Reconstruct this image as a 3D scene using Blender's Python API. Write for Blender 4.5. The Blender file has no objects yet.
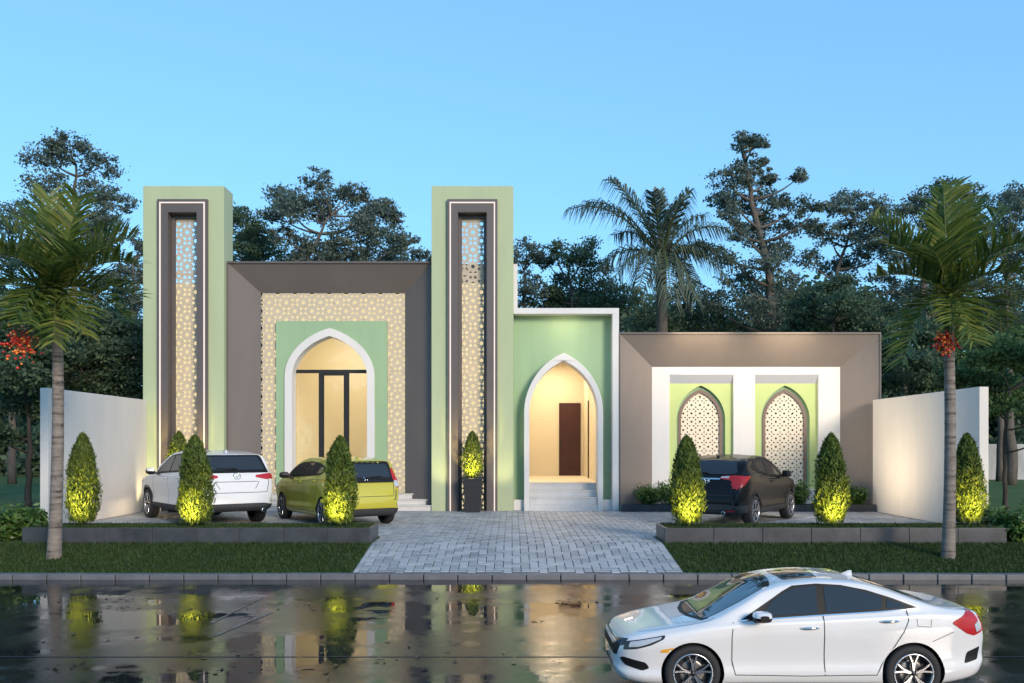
import bpy, bmesh, math, random
import numpy as np
from mathutils import Vector, Matrix
from mathutils.bvhtree import BVHTree
from mathutils.geometry import tessellate_polygon
R = math.radians
random.seed(7); rng = np.random.default_rng(7)
S = bpy.context.scene
COL = S.collection
F = 900.0; EYE = 1.85; HOR = 445.0
def PX(px, Y): return (px - 512.0) * Y / F            # picture column -> metres across at depth Y
def PZ(py, Y): return EYE + (HOR - py) * Y / F        # picture row -> height at depth Y

# ------------------------------------------------------------------ objects
def tag(o, label=None, cat=None, group=None, kind=None):
    if label: o['label'] = label
    if cat: o['category'] = cat
    if group: o['group'] = group
    if kind: o['kind'] = kind
    return o
def empty(name, loc=(0, 0, 0), rz=0.0, scale=1.0):
    o = bpy.data.objects.new(name, None); COL.objects.link(o)
    o.location = loc; o.rotation_euler = (0, 0, rz); o.scale = (scale,) * 3
    o.empty_display_size = 0.2
    return o
def link(name, me, parent=None):
    o = bpy.data.objects.new(name, me); COL.objects.link(o)
    if parent: o.parent = parent
    return o
class MB:
    def __init__(s): s.v = []; s.f = []; s.m = []; s.sm = []
    def add(s, vs, fs, m=0, smooth=False):
        b = len(s.v); s.v.extend([tuple(p) for p in vs])
        for f in fs:
            s.f.append([b + i for i in f]); s.m.append(m); s.sm.append(smooth)
    def box(s, x0, x1, y0, y1, z0, z1, m=0):
        s.add([(x0,y0,z0),(x1,y0,z0),(x1,y1,z0),(x0,y1,z0),(x0,y0,z1),(x1,y0,z1),(x1,y1,z1),(x0,y1,z1)],
              [(0,3,2,1),(4,5,6,7),(0,1,5,4),(1,2,6,5),(2,3,7,6),(3,0,4,7)], m)
    def plate(s, outer, holes, ya, yb, m=0):
        """a vertical slab: outline and holes in (x,z), from y=ya (front) to y=yb"""
        loops = [outer] + list(holes)
        tris = tessellate_polygon([[Vector((p[0], p[1], 0)) for p in lp] for lp in loops])
        flat = [p for lp in loops for p in lp]; n = len(flat)
        vs = [(p[0], ya, p[1]) for p in flat] + [(p[0], yb, p[1]) for p in flat]
        fs = []
        for t in tris:
            a, b, c = [Vector(flat[i]).to_3d() for i in t]
            if (b - a).cross(c - a).z < 0: t = (t[0], t[2], t[1])
            fs.append(tuple(t)); fs.append((t[2] + n, t[1] + n, t[0] + n))
        k = 0
        for li, lp in enumerate(loops):
            A = sum(lp[i][0]*lp[(i+1) % len(lp)][1] - lp[(i+1) % len(lp)][0]*lp[i][1] for i in range(len(lp)))
            ccw = (A > 0) == (li == 0)
            for i in range(len(lp)):
                a = k + i; b = k + (i + 1) % len(lp)
                fs.append((a, a + n, b + n, b) if ccw else (b, b + n, a + n, a))
            k += len(lp)
        s.add(vs, fs, m)
    def tube(s, pts, rad, n=8, m=0, cap=True):
        pts = [Vector(p) for p in pts]; rs = rad if isinstance(rad, (list, tuple)) else [rad] * len(pts)
        vs = []; fs = []; up = None
        for i, p in enumerate(pts):
            t = (pts[min(i + 1, len(pts) - 1)] - pts[max(i - 1, 0)]).normalized()
            if up is None: up = Vector((1, 0, 0)) if abs(t.x) < .8 else Vector((0, 1, 0))
            u = (up - t * up.dot(t)).normalized(); w = t.cross(u); up = u
            for k in range(n):
                a = 2 * math.pi * k / n
                vs.append(p + (u * math.cos(a) + w * math.sin(a)) * rs[i])
        for i in range(len(pts) - 1):
            for k in range(n):
                fs.append((i*n + k, i*n + (k+1) % n, (i+1)*n + (k+1) % n, (i+1)*n + k))
        if cap:
            fs.append(tuple(range(n))[::-1]); fs.append(tuple(range((len(pts)-1)*n, len(pts)*n)))
        s.add(vs, fs, m, True)
    def lathe(s, prof, n=32, axis='z', c=(0, 0, 0), m=0, closed=False, smooth=True):
        """profile of (radius, along)"""
        vs = []; fs = []
        for r, h in prof:
            for k in range(n):
                a = 2 * math.pi * k / n
                x, y = r * math.cos(a), r * math.sin(a)
                p = (x, y, h) if axis == 'z' else (x, h, y)
                vs.append((p[0] + c[0], p[1] + c[1], p[2] + c[2]))
        L = len(prof)
        for i in range(L if closed else L - 1):
            j = (i + 1) % L
            for k in range(n):
                q = (i*n + k, i*n + (k+1) % n, j*n + (k+1) % n, j*n + k)
                fs.append(q if axis == 'z' else q[::-1])
        s.add(vs, fs, m, smooth)
    def build(s, name, mats, parent=None, bevel=0, auto=None):
        me = bpy.data.meshes.new(name); me.from_pydata(s.v, [], s.f)
        for mt in (mats if isinstance(mats, (list, tuple)) else [mats]): me.materials.append(mt)
        me.polygons.foreach_set('material_index', s.m); me.polygons.foreach_set('use_smooth', s.sm)
        me.update()
        o = link(name, me, parent)
        if bevel:
            b = o.modifiers.new('bevel', 'BEVEL'); b.width = bevel; b.segments = 2; b.limit_method = 'ANGLE'; b.angle_limit = R(40)
        return o

def arch(xc, w, z0, zs, za, n=22, e=.58):
    """outline of a pointed arch, counter-clockwise from bottom left going right"""
    h = math.sqrt((1 + e)**2 - e**2); pts = [(xc - w, z0), (xc + w, z0)]
    for i in range(n + 1):
        a = math.pi/2 * i / n
        # walk the right side from the springing to the apex
        x = 1 - (i / n)**1.25 if False else math.cos(a)
        z = math.sqrt(max(0, (1 + e)**2 - (e + x)**2)) / h
        pts.append((xc + w * x, zs + (za - zs) * z))
    for i in range(n - 1, -1, -1):
        a = math.pi/2 * i / n; x = math.cos(a)
        z = math.sqrt(max(0, (1 + e)**2 - (e + x)**2)) / h
        pts.append((xc - w * x, zs + (za - zs) * z))
    return pts
def in_poly(x, z, poly):
    c = False; n = len(poly); j = n - 1
    for i in range(n):
        xi, zi = poly[i]; xj, zj = poly[j]
        if (zi > z) != (zj > z) and x < (xj - xi) * (z - zi) / (zj - zi) + xi: c = not c
        j = i
    return c
def rect(x0, x1, z0, z1): return [(x0, z0), (x1, z0), (x1, z1), (x0, z1)]

def lattice(mb, region, p, w, ya, yb, rot=0.0, org=None, solid=()):
    """cut screen of eight-pointed stars (4.8.8 net): bars of width w clipped to the region (list of polygons)"""
    xs = [q[0] for pl in region for q in pl]; zs = [q[1] for pl in region for q in pl]
    x0, x1, z0, z1 = min(xs), max(xs), min(zs), max(zs)
    ox, oz = org or ((x0 + x1) / 2, (z0 + z1) / 2)
    a = p / (1 + math.sqrt(2)); seg = []
    for k in range(8):
        A = k * math.pi / 4; B = A + math.pi / 4; M = A + math.pi / 8
        P = (p/2*math.cos(A), p/2*math.sin(A)); Q = (p/2*math.cos(B), p/2*math.sin(B))
        I = (.33*p*math.cos(M), .33*p*math.sin(M)); J = (.33*p*math.cos(M+math.pi/4), .33*p*math.sin(M+math.pi/4))
        H = (.17*p*math.cos(M), .17*p*math.sin(M)); G = (.17*p*math.cos(M+math.pi/4), .17*p*math.sin(M+math.pi/4))
        D = k*math.pi/4 + 3*math.pi/4; T3 = (p/2*math.cos(D), p/2*math.sin(D)); lo, hi = .30, .70
        seg += [((P[0] + (T3[0]-P[0])*a_, P[1] + (T3[1]-P[1])*a_), (P[0] + (T3[0]-P[0])*b_, P[1] + (T3[1]-P[1])*b_)) for a_, b_ in ((0, .25), (.25, .5), (.5, .75), (.75, 1))]
        E = (.40*p*math.cos(M), .40*p*math.sin(M)); seg += [(P, E), (E, Q), (I, J)]
    for k in range(4):
        A = math.pi/4 + k*math.pi/2
        P = (p/2 + a/2*math.cos(A), p/2 + a/2*math.sin(A)); Q = (p/2 + a/2*math.cos(A+math.pi/2), p/2 + a/2*math.sin(A+math.pi/2))
        I = (p/2 + .12*a*math.cos(A+math.pi/4), p/2 + .12*a*math.sin(A+math.pi/4))
        seg += [(P, I), (I, Q)]
    for k in range(4):
        A = k*math.pi/2; f = .12*a + .12*a; C0 = (p/2, p/2)
        U = (p/2 + .34*a*math.cos(A), p/2 + .34*a*math.sin(A)); V_ = (p/2 + .34*a*math.cos(A+math.pi/2), p/2 + .34*a*math.sin(A+math.pi/2)); seg += [(U, V_), (C0, U)]
    c, s_ = math.cos(rot), math.sin(rot)
    N = int(max(x1 - x0, z1 - z0) / p) + 3
    for i in range(-N, N + 1):
        for j in range(-N, N + 1):
            for P, Q in seg:
                q = []
                for t in (P, Q):
                    X, Z = t[0] + i*p, t[1] + j*p
                    q.append((ox + c*X - s_*Z, oz + s_*X + c*Z))
                mx, mz = (q[0][0] + q[1][0])/2, (q[0][1] + q[1][1])/2
                if not (x0 <= mx <= x1 and z0 <= mz <= z1): continue
                if not any(in_poly(mx, mz, pl) for pl in region): continue
                q = [(min(max(t[0], x0), x1), min(max(t[1], z0), z1)) for t in q]
                dx, dz = q[1][0]-q[0][0], q[1][1]-q[0][1]; L = math.hypot(dx, dz)
                if L < 1e-4: continue
                nx, nz = -dz/L*w/2, dx/L*w/2; e = random.uniform(-.0015, .0015)
                vs = [(q[0][0]+nx, ya+e, q[0][1]+nz), (q[0][0]-nx, ya+e, q[0][1]-nz), (q[1][0]-nx, ya+e, q[1][1]-nz), (q[1][0]+nx, ya+e, q[1][1]+nz)]
                vs += [(v[0], yb, v[2]) for v in vs]
                mb.add(vs, [(0,1,2,3),(1,0,4,5),(3,2,6,7)])

# ------------------------------------------------------------------ materials
def node(nt, typ, **kw):
    n = nt.nodes.new(typ)
    for k, v in kw.items(): setattr(n, k, v)
    return n
def new_mat(name):
    m = bpy.data.materials.new(name); m.use_nodes = True
    nt = m.node_tree; b = nt.nodes['Principled BSDF']
    return m, nt, b
def ramp(nt, fac, stops):
    r = node(nt, 'ShaderNodeValToRGB'); el = r.color_ramp.elements
    while len(el) < len(stops): el.new(.5)
    for e, (p, c) in zip(el, stops):
        e.position = p; e.color = (c[0], c[1], c[2], 1) if not isinstance(c, (int, float)) else (c, c, c, 1)
    nt.links.new(fac, r.inputs[0]); return r.outputs[0]
def noise(nt, scale, detail=4, rough=.55, vec=None, stretch=None, kind='Object'):
    if vec is None:
        vec = node(nt, 'ShaderNodeTexCoord').outputs[kind]
    if stretch:
        mp = node(nt, 'ShaderNodeMapping'); mp.inputs['Scale'].default_value = stretch
        nt.links.new(vec, mp.inputs[0]); vec = mp.outputs[0]
    n = node(nt, 'ShaderNodeTexNoise'); n.inputs['Scale'].default_value = scale
    n.inputs['Detail'].default_value = detail; n.inputs['Roughness'].default_value = rough
    nt.links.new(vec, n.inputs['Vector']); return n.outputs['Fac']
def bump(nt, b, h, strength=.2, dist=.01):
    bp = node(nt, 'ShaderNodeBump'); bp.inputs['Strength'].default_value = strength; bp.inputs['Distance'].default_value = dist
    nt.links.new(h, bp.inputs['Height']); nt.links.new(bp.outputs[0], b.inputs['Normal'])
def surf(name, col, rough=.7, var=.1, scale=1.5, bs=.15, bd=.004, bscale=60, metal=0, coat=0, spec=.5, streak=False):
    m, nt, b = new_mat(name)
    f = noise(nt, scale, 6, .6, stretch=(1.6, 1.6, .35) if streak else None)
    lo = tuple(c * (1 - var) for c in col); hi = tuple(min(1, c * (1 + var)) for c in col)
    nt.links.new(ramp(nt, f, [(.3, lo), (.7, hi)]), b.inputs['Base Color'])
    b.inputs['Roughness'].default_value = rough; b.inputs['Metallic'].default_value = metal
    b.inputs['Specular IOR Level'].default_value = spec; b.inputs['Coat Weight'].default_value = coat
    b.inputs['Coat Roughness'].default_value = .04
    if streak:      # faint rain marks and uneven trowelling
        g2 = noise(nt, 1.1, 7, .7, stretch=(2.2, 2.2, .35)); mm = node(nt, 'ShaderNodeMix', data_type='RGBA', blend_type='MULTIPLY'); mm.inputs[0].default_value = .22
        src = b.inputs['Base Color'].links[0].from_socket; nt.links.new(src, mm.inputs[6]); nt.links.new(ramp(nt, g2, [(.35, .80), (.55, 1.0)]), mm.inputs[7]); nt.links.new(mm.outputs[2], b.inputs['Base Color'])
    if bs: bump(nt, b, noise(nt, bscale, 3), bs, bd)
    return m
def plain(name, col, rough=.4, metal=0, coat=0, spec=.5):
    m, nt, b = new_mat(name)
    b.inputs['Base Color'].default_value = (*col, 1); b.inputs['Roughness'].default_value = rough
    b.inputs['Metallic'].default_value = metal; b.inputs['Coat Weight'].default_value = coat
    b.inputs['Coat Roughness'].default_value = .03; b.inputs['Specular IOR Level'].default_value = spec
    return m
def glow(name, col, strength):
    m, nt, b = new_mat(name)
    b.inputs['Base Color'].default_value = (*[c*.5 for c in col], 1)
    b.inputs['Emission Color'].default_value = (*col, 1); b.inputs['Emission Strength'].default_value = strength
    return m
def leafmat(name, dark, mid, light, trans=.25, rough=.55):
    """foliage: every leaf has its own tone (stored per leaf), plus slow drift through the crown"""
    m, nt, b = new_mat(name)
    at = node(nt, 'ShaderNodeAttribute'); at.attribute_name = 'tone'
    n = noise(nt, .9, 3); mx = node(nt, 'ShaderNodeMath', operation='MULTIPLY_ADD')
    mx.inputs[1].default_value = .7; nt.links.new(at.outputs['Fac'], mx.inputs[0])
    sc = node(nt, 'ShaderNodeMath', operation='MULTIPLY'); sc.inputs[1].default_value = .35; nt.links.new(n, sc.inputs[0])
    nt.links.new(sc.outputs[0], mx.inputs[2])
    c = ramp(nt, mx.outputs[0], [(.1, dark), (.5, mid), (.95, light)])
    nt.links.new(c, b.inputs['Base Color']); b.inputs['Roughness'].default_value = rough
    b.inputs['Specular IOR Level'].default_value = .35
    tr = node(nt, 'ShaderNodeBsdfTranslucent'); nt.links.new(c, tr.inputs['Color'])
    ms = node(nt, 'ShaderNodeMixShader'); ms.inputs[0].default_value = trans
    nt.links.new(b.outputs[0], ms.inputs[1]); nt.links.new(tr.outputs[0], ms.inputs[2])
    nt.links.new(ms.outputs[0], nt.nodes['Material Output'].inputs['Surface'])
    return m
def clear_glass(name, tint=(.9, .93, .92), refl=1.0):
    m, nt, b = new_mat(name); nt.nodes.remove(b)
    t = node(nt, 'ShaderNodeBsdfTransparent'); t.inputs[0].default_value = (*tint, 1)
    g = node(nt, 'ShaderNodeBsdfGlossy'); g.inputs['Roughness'].default_value = .01
    fr = node(nt, 'ShaderNodeFresnel'); fr.inputs[0].default_value = 1.45
    ms = node(nt, 'ShaderNodeMixShader')
    nt.links.new(fr.outputs[0], ms.inputs[0]); nt.links.new(t.outputs[0], ms.inputs[1]); nt.links.new(g.outputs[0], ms.inputs[2])
    nt.links.new(ms.outputs[0], nt.nodes['Material Output'].inputs['Surface'])
    return m

M = {}
M['green'] = surf('green_render', (.40, .46, .28), .75, .05, .8, .12, .003, 90, streak=True)
M['green_wall'] = surf('mint_green_render', (.29, .425, .25), .75, .05, .8, .12, .003, 90, streak=True)
M['lime'] = surf('lime_render', (.45, .54, .215), .75, .04, .8, .1, .003, 90)
M['grey'] = surf('grey_render', (.135, .118, .112), .7, .07, .7, .12, .003, 80, streak=True)
M['taupe'] = surf('taupe_render', (.205, .172, .15), .7, .06, .7, .12, .003, 80, streak=True)
M['darkframe'] = surf('dark_grey_cladding', (.10, .085, .08), .5, .06, 1, .05, .002, 80)
M['white'] = surf('white_render', (.68, .66, .63), .7, .04, .6, .1, .003, 80, streak=True)
M['wallwhite'] = surf('off_white_render', (.68, .645, .60), .75, .06, .5, .15, .004, 60, streak=True)
M['marble'] = surf('white_stone', (.60, .585, .56), .3, .09, 2.2, .04, .002, 30)
M['cream'] = surf('cream_interior', (.76, .68, .53), .7, .03, .6, .05, .002, 80)
M['screen'] = surf('beige_screen', (.50, .425, .32), .5, .06, 3, .05, .002, 60)
M['brownframe'] = plain('brown_frame', (.16, .11, .085), .5)
M['door'] = surf('maroon_door', (.05, .012, .010), .4, .2, 5, .05, .002, 40)
M['blackmetal'] = plain('black_metal', (.010, .009, .009), .5)
M['strip'] = glow('warm_white_strip', (1.0, .84, .76), .28)
M['back'] = glow('backlight', (1.0, .83, .48), .40)
M['back2'] = plain('brown_niche_back', (.17, .115, .075), .8)  # the backing's own brown, no emission
M['screen2'] = surf('cream_screen', (.72, .63, .49), .5, .05, 3, .05, .002, 60)
M['paneglass'] = clear_glass('pane_glass')
# ------------------------------------------------------------------ setting
ROADZ = -.35; KERBZ = -.265; YK = 14.7
def slope(y):                     # verge and apron rise from the kerb to the plot level
    t = min(1, max(0, (y - 14.9) / 2.1)); return KERBZ * (1 - t)
# ground sheet out to the horizon
mb = MB(); g = 700
xs = [-g, -60, -30, -11, 11, 30, 60, g]; ys = [14.9, 15.9, 17.0, 18.2, 22, 30, 60, 150, g]
mb.add([(x, y, slope(y) - .012) for y in ys for x in xs],
       [(j*8 + i, j*8 + i + 1, (j+1)*8 + i + 1, (j+1)*8 + i) for j in range(len(ys)-1) for i in range(7)])
m, nt, b = new_mat('lawn_soil')
f1 = noise(nt, .6, 5); f2 = noise(nt, 9, 4)
mx = node(nt, 'ShaderNodeMath', operation='ADD'); nt.links.new(f1, mx.inputs[0]); nt.links.new(f2, mx.inputs[1])
h = node(nt, 'ShaderNodeMath', operation='MULTIPLY'); h.inputs[1].default_value = .5; nt.links.new(mx.outputs[0], h.inputs[0])
nt.links.new(ramp(nt, h.outputs[0], [(.3, (.025, .055, .010)), (.55, (.055, .115, .018)), (.75, (.085, .15, .03))]), b.inputs['Base Color'])
b.inputs['Roughness'].default_value = .9; bump(nt, b, noise(nt, 40, 4), .8, .03)
M['lawn'] = m
tag(mb.build('ground', M['lawn']), kind='structure')

# wet road
m, nt, b = new_mat('wet_asphalt')
tc = node(nt, 'ShaderNodeTexCoord').outputs['Object']
big = noise(nt, .55, 6, .66, tc, stretch=(1, 1.3, 1)); fine = noise(nt, 85, 3, .7, tc); mid = noise(nt, 2.2, 6, .6, tc)
ad = node(nt, 'ShaderNodeMath', operation='MULTIPLY_ADD'); ad.inputs[1].default_value = .35
nt.links.new(mid, ad.inputs[0]); nt.links.new(big, ad.inputs[2])
pud = ramp(nt, ad.outputs[0], [(.60, 1.0), (.70, 0.0)])      # 1 = standing water
rg = ramp(nt, ad.outputs[0], [(.58, .008), (.66, .025), (.75, .07), (.88, .13)])
nt.links.new(rg, b.inputs['Roughness'])
nt.links.new(ramp(nt, mid, [(.3, (.010, .010, .011)), (.7, (.026, .026, .027))]), b.inputs['Base Color'])
bm_ = node(nt, 'ShaderNodeBump'); bm_.inputs['Distance'].default_value = .004
inv = ramp(nt, ad.outputs[0], [(.60, .0), (.74, .30)]); nt.links.new(inv, bm_.inputs['Strength']); nt.links.new(fine, bm_.inputs['Height'])
bm2 = node(nt, 'ShaderNodeBump'); bm2.inputs['Distance'].default_value = .02; bm2.inputs['Strength'].default_value = .03
nt.links.new(noise(nt, 3.0, 2, .5, tc), bm2.inputs['Height']); nt.links.new(bm_.outputs[0], bm2.inputs['Normal'])
nt.links.new(bm2.outputs[0], b.inputs['Normal'])
b.inputs['Specular IOR Level'].default_value = .5; b.inputs['IOR'].default_value = 1.38
M['road'] = m
mb = MB(); mb.add([(-200, -40, ROADZ), (200, -40, ROADZ), (200, YK + .05, ROADZ), (-200, YK + .05, ROADZ)], [(0, 1, 2, 3)])
tag(mb.build('road', M['road']), kind='structure')
# saw-cut joint across the road and a faint worn parking bay
mb = MB(); yj = F * (EYE - ROADZ) / (657 - HOR)
x = -60
while x < 60:
    L = random.uniform(1.5, 4); mb.add([(x, yj - .012, ROADZ + .004), (x + L - .03, yj - .012, ROADZ + .004), (x + L - .03, yj + .012, ROADZ + .004), (x, yj + .012, ROADZ + .004)], [(0, 1, 2, 3)]); x += L
tag(mb.build('road_joint', plain('joint_tar', (.008, .008, .008), .5)), kind='structure')
m, nt, b = new_mat('worn_white_paint')
nt.links.new(ramp(nt, noise(nt, 9, 5, .7), [(.46, (.03, .03, .03)), (.70, (.22, .21, .20))]), b.inputs['Base Color']); b.inputs['Roughness'].default_value = .3
mb = MB()
def road_pt(px, py): Y = F * (EYE - ROADZ) / (py - HOR); return (PX(px, Y), Y)
def stripe(a, c, w):
    A = Vector(road_pt(*a)); C = Vector(road_pt(*c)); d = (C - A).normalized(); nrm = Vector((-d.y, d.x)) * w / 2
    N = 10; vs = []
    for i in range(N + 1):
        p = A.lerp(C, i / N); k = random.uniform(.6, 1.2)
        vs += [(p.x + nrm.x*k, p.y + nrm.y*k, ROADZ + .004), (p.x - nrm.x*k, p.y - nrm.y*k, ROADZ + .004)]
    mb.add(vs, [(2*i, 2*i+1, 2*i+3, 2*i+2) for i in range(N)])
stripe((212, 623), (262, 598), .05); stripe((214, 636), (272, 612), .07)
tag(mb.build('road_marking', m), kind='structure')

# wet leaf litter on the road, nobody could count it
LV = []; LT = []
for (px, py, n_, sp) in ((112,600,14,.35),(125,608,8,.2),(250,606,18,.4),(300,604,8,.25),(325,610,10,.2),(575,600,10,.18),(560,603,5,.12),(535,621,4,.1),(195,672,16,.25),(46,668,10,.2),(400,655,8,.3),(470,600,6,.3),(90,640,5,.3),(360,668,8,.4),(1000,620,10,.3),(440,640,5,.3),(270,650,6,.5),(30,610,7,.4),(505,660,6,.3)):
    Y = F*(EYE - ROADZ)/(py - HOR); X = PX(px, Y)
    for _ in range(n_):
        x, y = X + random.gauss(0, sp), Y + random.gauss(0, sp*.6); a = random.uniform(0, 6.28); l = random.uniform(.02, .055); w_ = l*random.uniform(.35, .6); z = ROADZ + random.uniform(.004, .012)
        c_, s_ = math.cos(a), math.sin(a)
        LV += [(x - c_*l, y - s_*l, z), (x + s_*w_, y - c_*w_, z + random.uniform(0, .012)), (x + c_*l, y + s_*l, z + random.uniform(0, .01)), (x - s_*w_, y + c_*w_, z + random.uniform(0, .008))]; LT.append(random.random())
M['litter'] = leafmat('wet_dead_leaves', (.012, .008, .005), (.035, .020, .010), (.05, .055, .012), .05, .3)
LITTER = (np.array(LV), np.array(LT))
# kerb of separate stones with open joints
mb = MB(); x = -30.0
while x < 30:
    mb.box(x, x + .545, YK + random.uniform(-.004, .004), 14.9, ROADZ - .1, KERBZ + random.uniform(-.004, .004)); x += .56
M['kerb'] = surf('kerb_stone', (.12, .123, .135), .5, .2, 4, .3, .006, 50)
tag(mb.build('kerb', M['kerb'], bevel=.012), kind='structure')
mb = MB(); mb.box(-30, 30, YK + .03, 14.88, ROADZ - .1, KERBZ - .03)
tag(mb.build('kerb_bed', plain('kerb_mortar', (.03, .03, .03), .9)), kind='structure')

# driveway: real herringbone pavers
def pavers():
    W, L, gap = .15, .30, .010
    V = []; Fc = []; T = []
    def zone(x, y):
        if y < 17.0: return -2.62 < x < 2.80 and y > 14.95
        if y < 18.3: return -2.62 < x < 2.85
        return -10.2 < x < 10.08 and y < 25.5
    cx, cy = 0, 20
    for i in range(-10, 110):
        for j in range(-60, 60):
            # herringbone at 90 degrees: unit of one flat + one upright paver
            for q in (0, 1):
                if q == 0: x0 = (i + j) * W * 1.0 + (i - j) * 0; x0 = i * W + j * L * 1.0; y0 = i * W - 0 * j
                if q == 0: x0, y0, w, l = i*W + j*2*L, i*W, L, W
                else: x0, y0, w, l = i*W + j*2*L + L, (i-1)*W, W, L
                X, Y = x0, y0 + 14.2
                mxp, myp = X + w/2, Y + l/2
                zx0, zx1 = (-2.64, 2.84) if myp < 18.3 else (-10.2, 10.08)
                if Y + l < 14.96 or myp > 25.5: continue
                a = (max(X + gap/2, zx0), max(Y + gap/2, 14.908), min(X + w - gap/2, zx1), Y + l - gap/2); b_ = .008
                if a[2] - a[0] < .03: continue
                k = len(V); dz = random.uniform(-.002, .002); tx = random.uniform(-.003, .003)
                def P(x, y, z): return (x, y, slope(y) + z + dz + tx*(x - X)/w)
                V.extend([P(a[0], a[1], -.03), P(a[2], a[1], -.03), P(a[2], a[3], -.03), P(a[0], a[3], -.03),
                          P(a[0], a[1], -.004), P(a[2], a[1], -.004), P(a[2], a[3], -.004), P(a[0], a[3], -.004),
                          P(a[0]+b_, a[1]+b_, .004), P(a[2]-b_, a[1]+b_, .004), P(a[2]-b_, a[3]-b_, .004), P(a[0]+b_, a[3]-b_, .004)])
                Fc.extend([(k+8, k+9, k+10, k+11)] + [(k+s, k+(s+1) % 4, k+4+(s+1) % 4, k+4+s) for s in range(4)] + [(k+4+s, k+4+(s+1) % 4, k+8+(s+1) % 4, k+8+s) for s in range(4)])
                t = random.random(); T.extend([t] * 9)
    me = bpy.data.meshes.new('driveway'); me.from_pydata(V, [], Fc)
    at = me.attributes.new('tone', 'FLOAT', 'FACE'); at.data.foreach_set('value', T)
    m, nt, b = new_mat('concrete_pavers')
    a = node(nt, 'ShaderNodeAttribute'); a.attribute_name = 'tone'
    n1 = noise(nt, 1.1, 5); n2 = noise(nt, 45, 4)
    mx = node(nt, 'ShaderNodeMath', operation='MULTIPLY_ADD'); mx.inputs[1].default_value = .42
    nt.links.new(a.outputs['Fac'], mx.inputs[0])
    m2 = node(nt, 'ShaderNodeMath', operation='MULTIPLY_ADD'); m2.inputs[1].default_value = .3; m2.inputs[2].default_value = 0
    nt.links.new(n2, m2.inputs[0]); m3 = node(nt, 'ShaderNodeMath', operation='MULTIPLY_ADD'); m3.inputs[1].default_value = .55
    nt.links.new(n1, m3.inputs[0]); nt.links.new(m2.outputs[0], m3.inputs[2]); nt.links.new(m3.outputs[0], mx.inputs[2])
    nt.links.new(ramp(nt, mx.outputs[0], [(.25, (.18, .19, .205)), (.6, (.31, .32, .335)), (.9, (.43, .43, .44))]), b.inputs['Base Color'])
    b.inputs['Roughness'].default_value = .55; bump(nt, b, n2, .25, .004)
    me.materials.append(m); return tag(link('driveway', me), kind='structure')
pavers()
mb = MB(); gx = [14.9, 15.6, 16.3, 17.0, 18.3]
for a, c in zip(gx, gx[1:]): mb.add([(-2.65, a, slope(a)-.006), (2.85, a, slope(a)-.006), (2.85, c, slope(c)-.006), (-2.65, c, slope(c)-.006)], [(0, 1, 2, 3)])
mb.add([(-10.22, 18.3, -.006), (10.1, 18.3, -.006), (10.1, 25.6, -.006), (-10.22, 25.6, -.006)], [(0, 1, 2, 3)])
tag(mb.build('paving_bed', surf('joint_sand', (.05, .05, .05), .9, .2, 8, .2)), kind='structure')

# grass blades (nobody could count them)
def grass(name, zones, dens, hgt, mat):
    V = []; T = []
    for (x0, x1, y0, y1, zf) in zones:
        n = int((x1-x0)*(y1-y0)*dens)
        x = rng.uniform(x0, x1, n); y = rng.uniform(y0, y1, n)
        z = np.array([zf(v) for v in y]) - .015
        a = rng.uniform(0, 2*np.pi, n); h = hgt*rng.uniform(.5, 1.15, n); w = .006*rng.uniform(.8, 1.7, n)
        lx = rng.normal(0, .45, n)*h; ly = rng.normal(0, .45, n)*h
        dx, dy = np.cos(a)*w, np.sin(a)*w
        A = np.stack([x-dx, y-dy, z], 1); B = np.stack([x+dx, y+dy, z], 1)
        C = np.stack([x+lx+dx*.2, y+ly+dy*.2, z+h], 1); D = np.stack([x+lx-dx*.2, y+ly-dy*.2, z+h], 1)
        V.append(np.stack([A, B, C, D], 1).reshape(-1, 3)); T.append(rng.random(n))
    return quads(name, np.concatenate(V), np.concatenate(T), mat)
def quads(name, V, tone, mat, parent=None):
    n = len(V)//4; me = bpy.data.meshes.new(name)
    me.vertices.add(n*4); me.vertices.foreach_set('co', V.astype(np.float32).ravel())
    me.loops.add(n*4); me.loops.foreach_set('vertex_index', np.arange(n*4, dtype=np.int32))
    me.polygons.add(n); me.polygons.foreach_set('loop_start', np.arange(0, n*4, 4, dtype=np.int32))
    me.update(calc_edges=True)
    at = me.attributes.new('tone', 'FLOAT', 'FACE'); at.data.foreach_set('value', tone.astype(np.float32))
    me.materials.append(mat); return link(name, me, parent)
tag(quads('leaf_litter', LITTER[0], LITTER[1], M['litter']), kind='stuff')
M['grass'] = leafmat('grass_blades', (.013, .028, .006), (.032, .062, .013), (.062, .10, .022), .2)
PT = .283
tag(grass('grass', [(-12.5, -2.66, 14.92, 16.98, slope), (2.86, 12.5, 14.92, 16.98, slope)], 2300, .06, M['grass']), kind='stuff')
tag(grass('planter_grass', [(-9.2, -2.72, 17.06, 18.02, lambda y: PT - .01), (2.95, 9.28, 17.06, 18.02, lambda y: PT - .01)], 1500, .055, M['grass']), kind='stuff')

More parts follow.
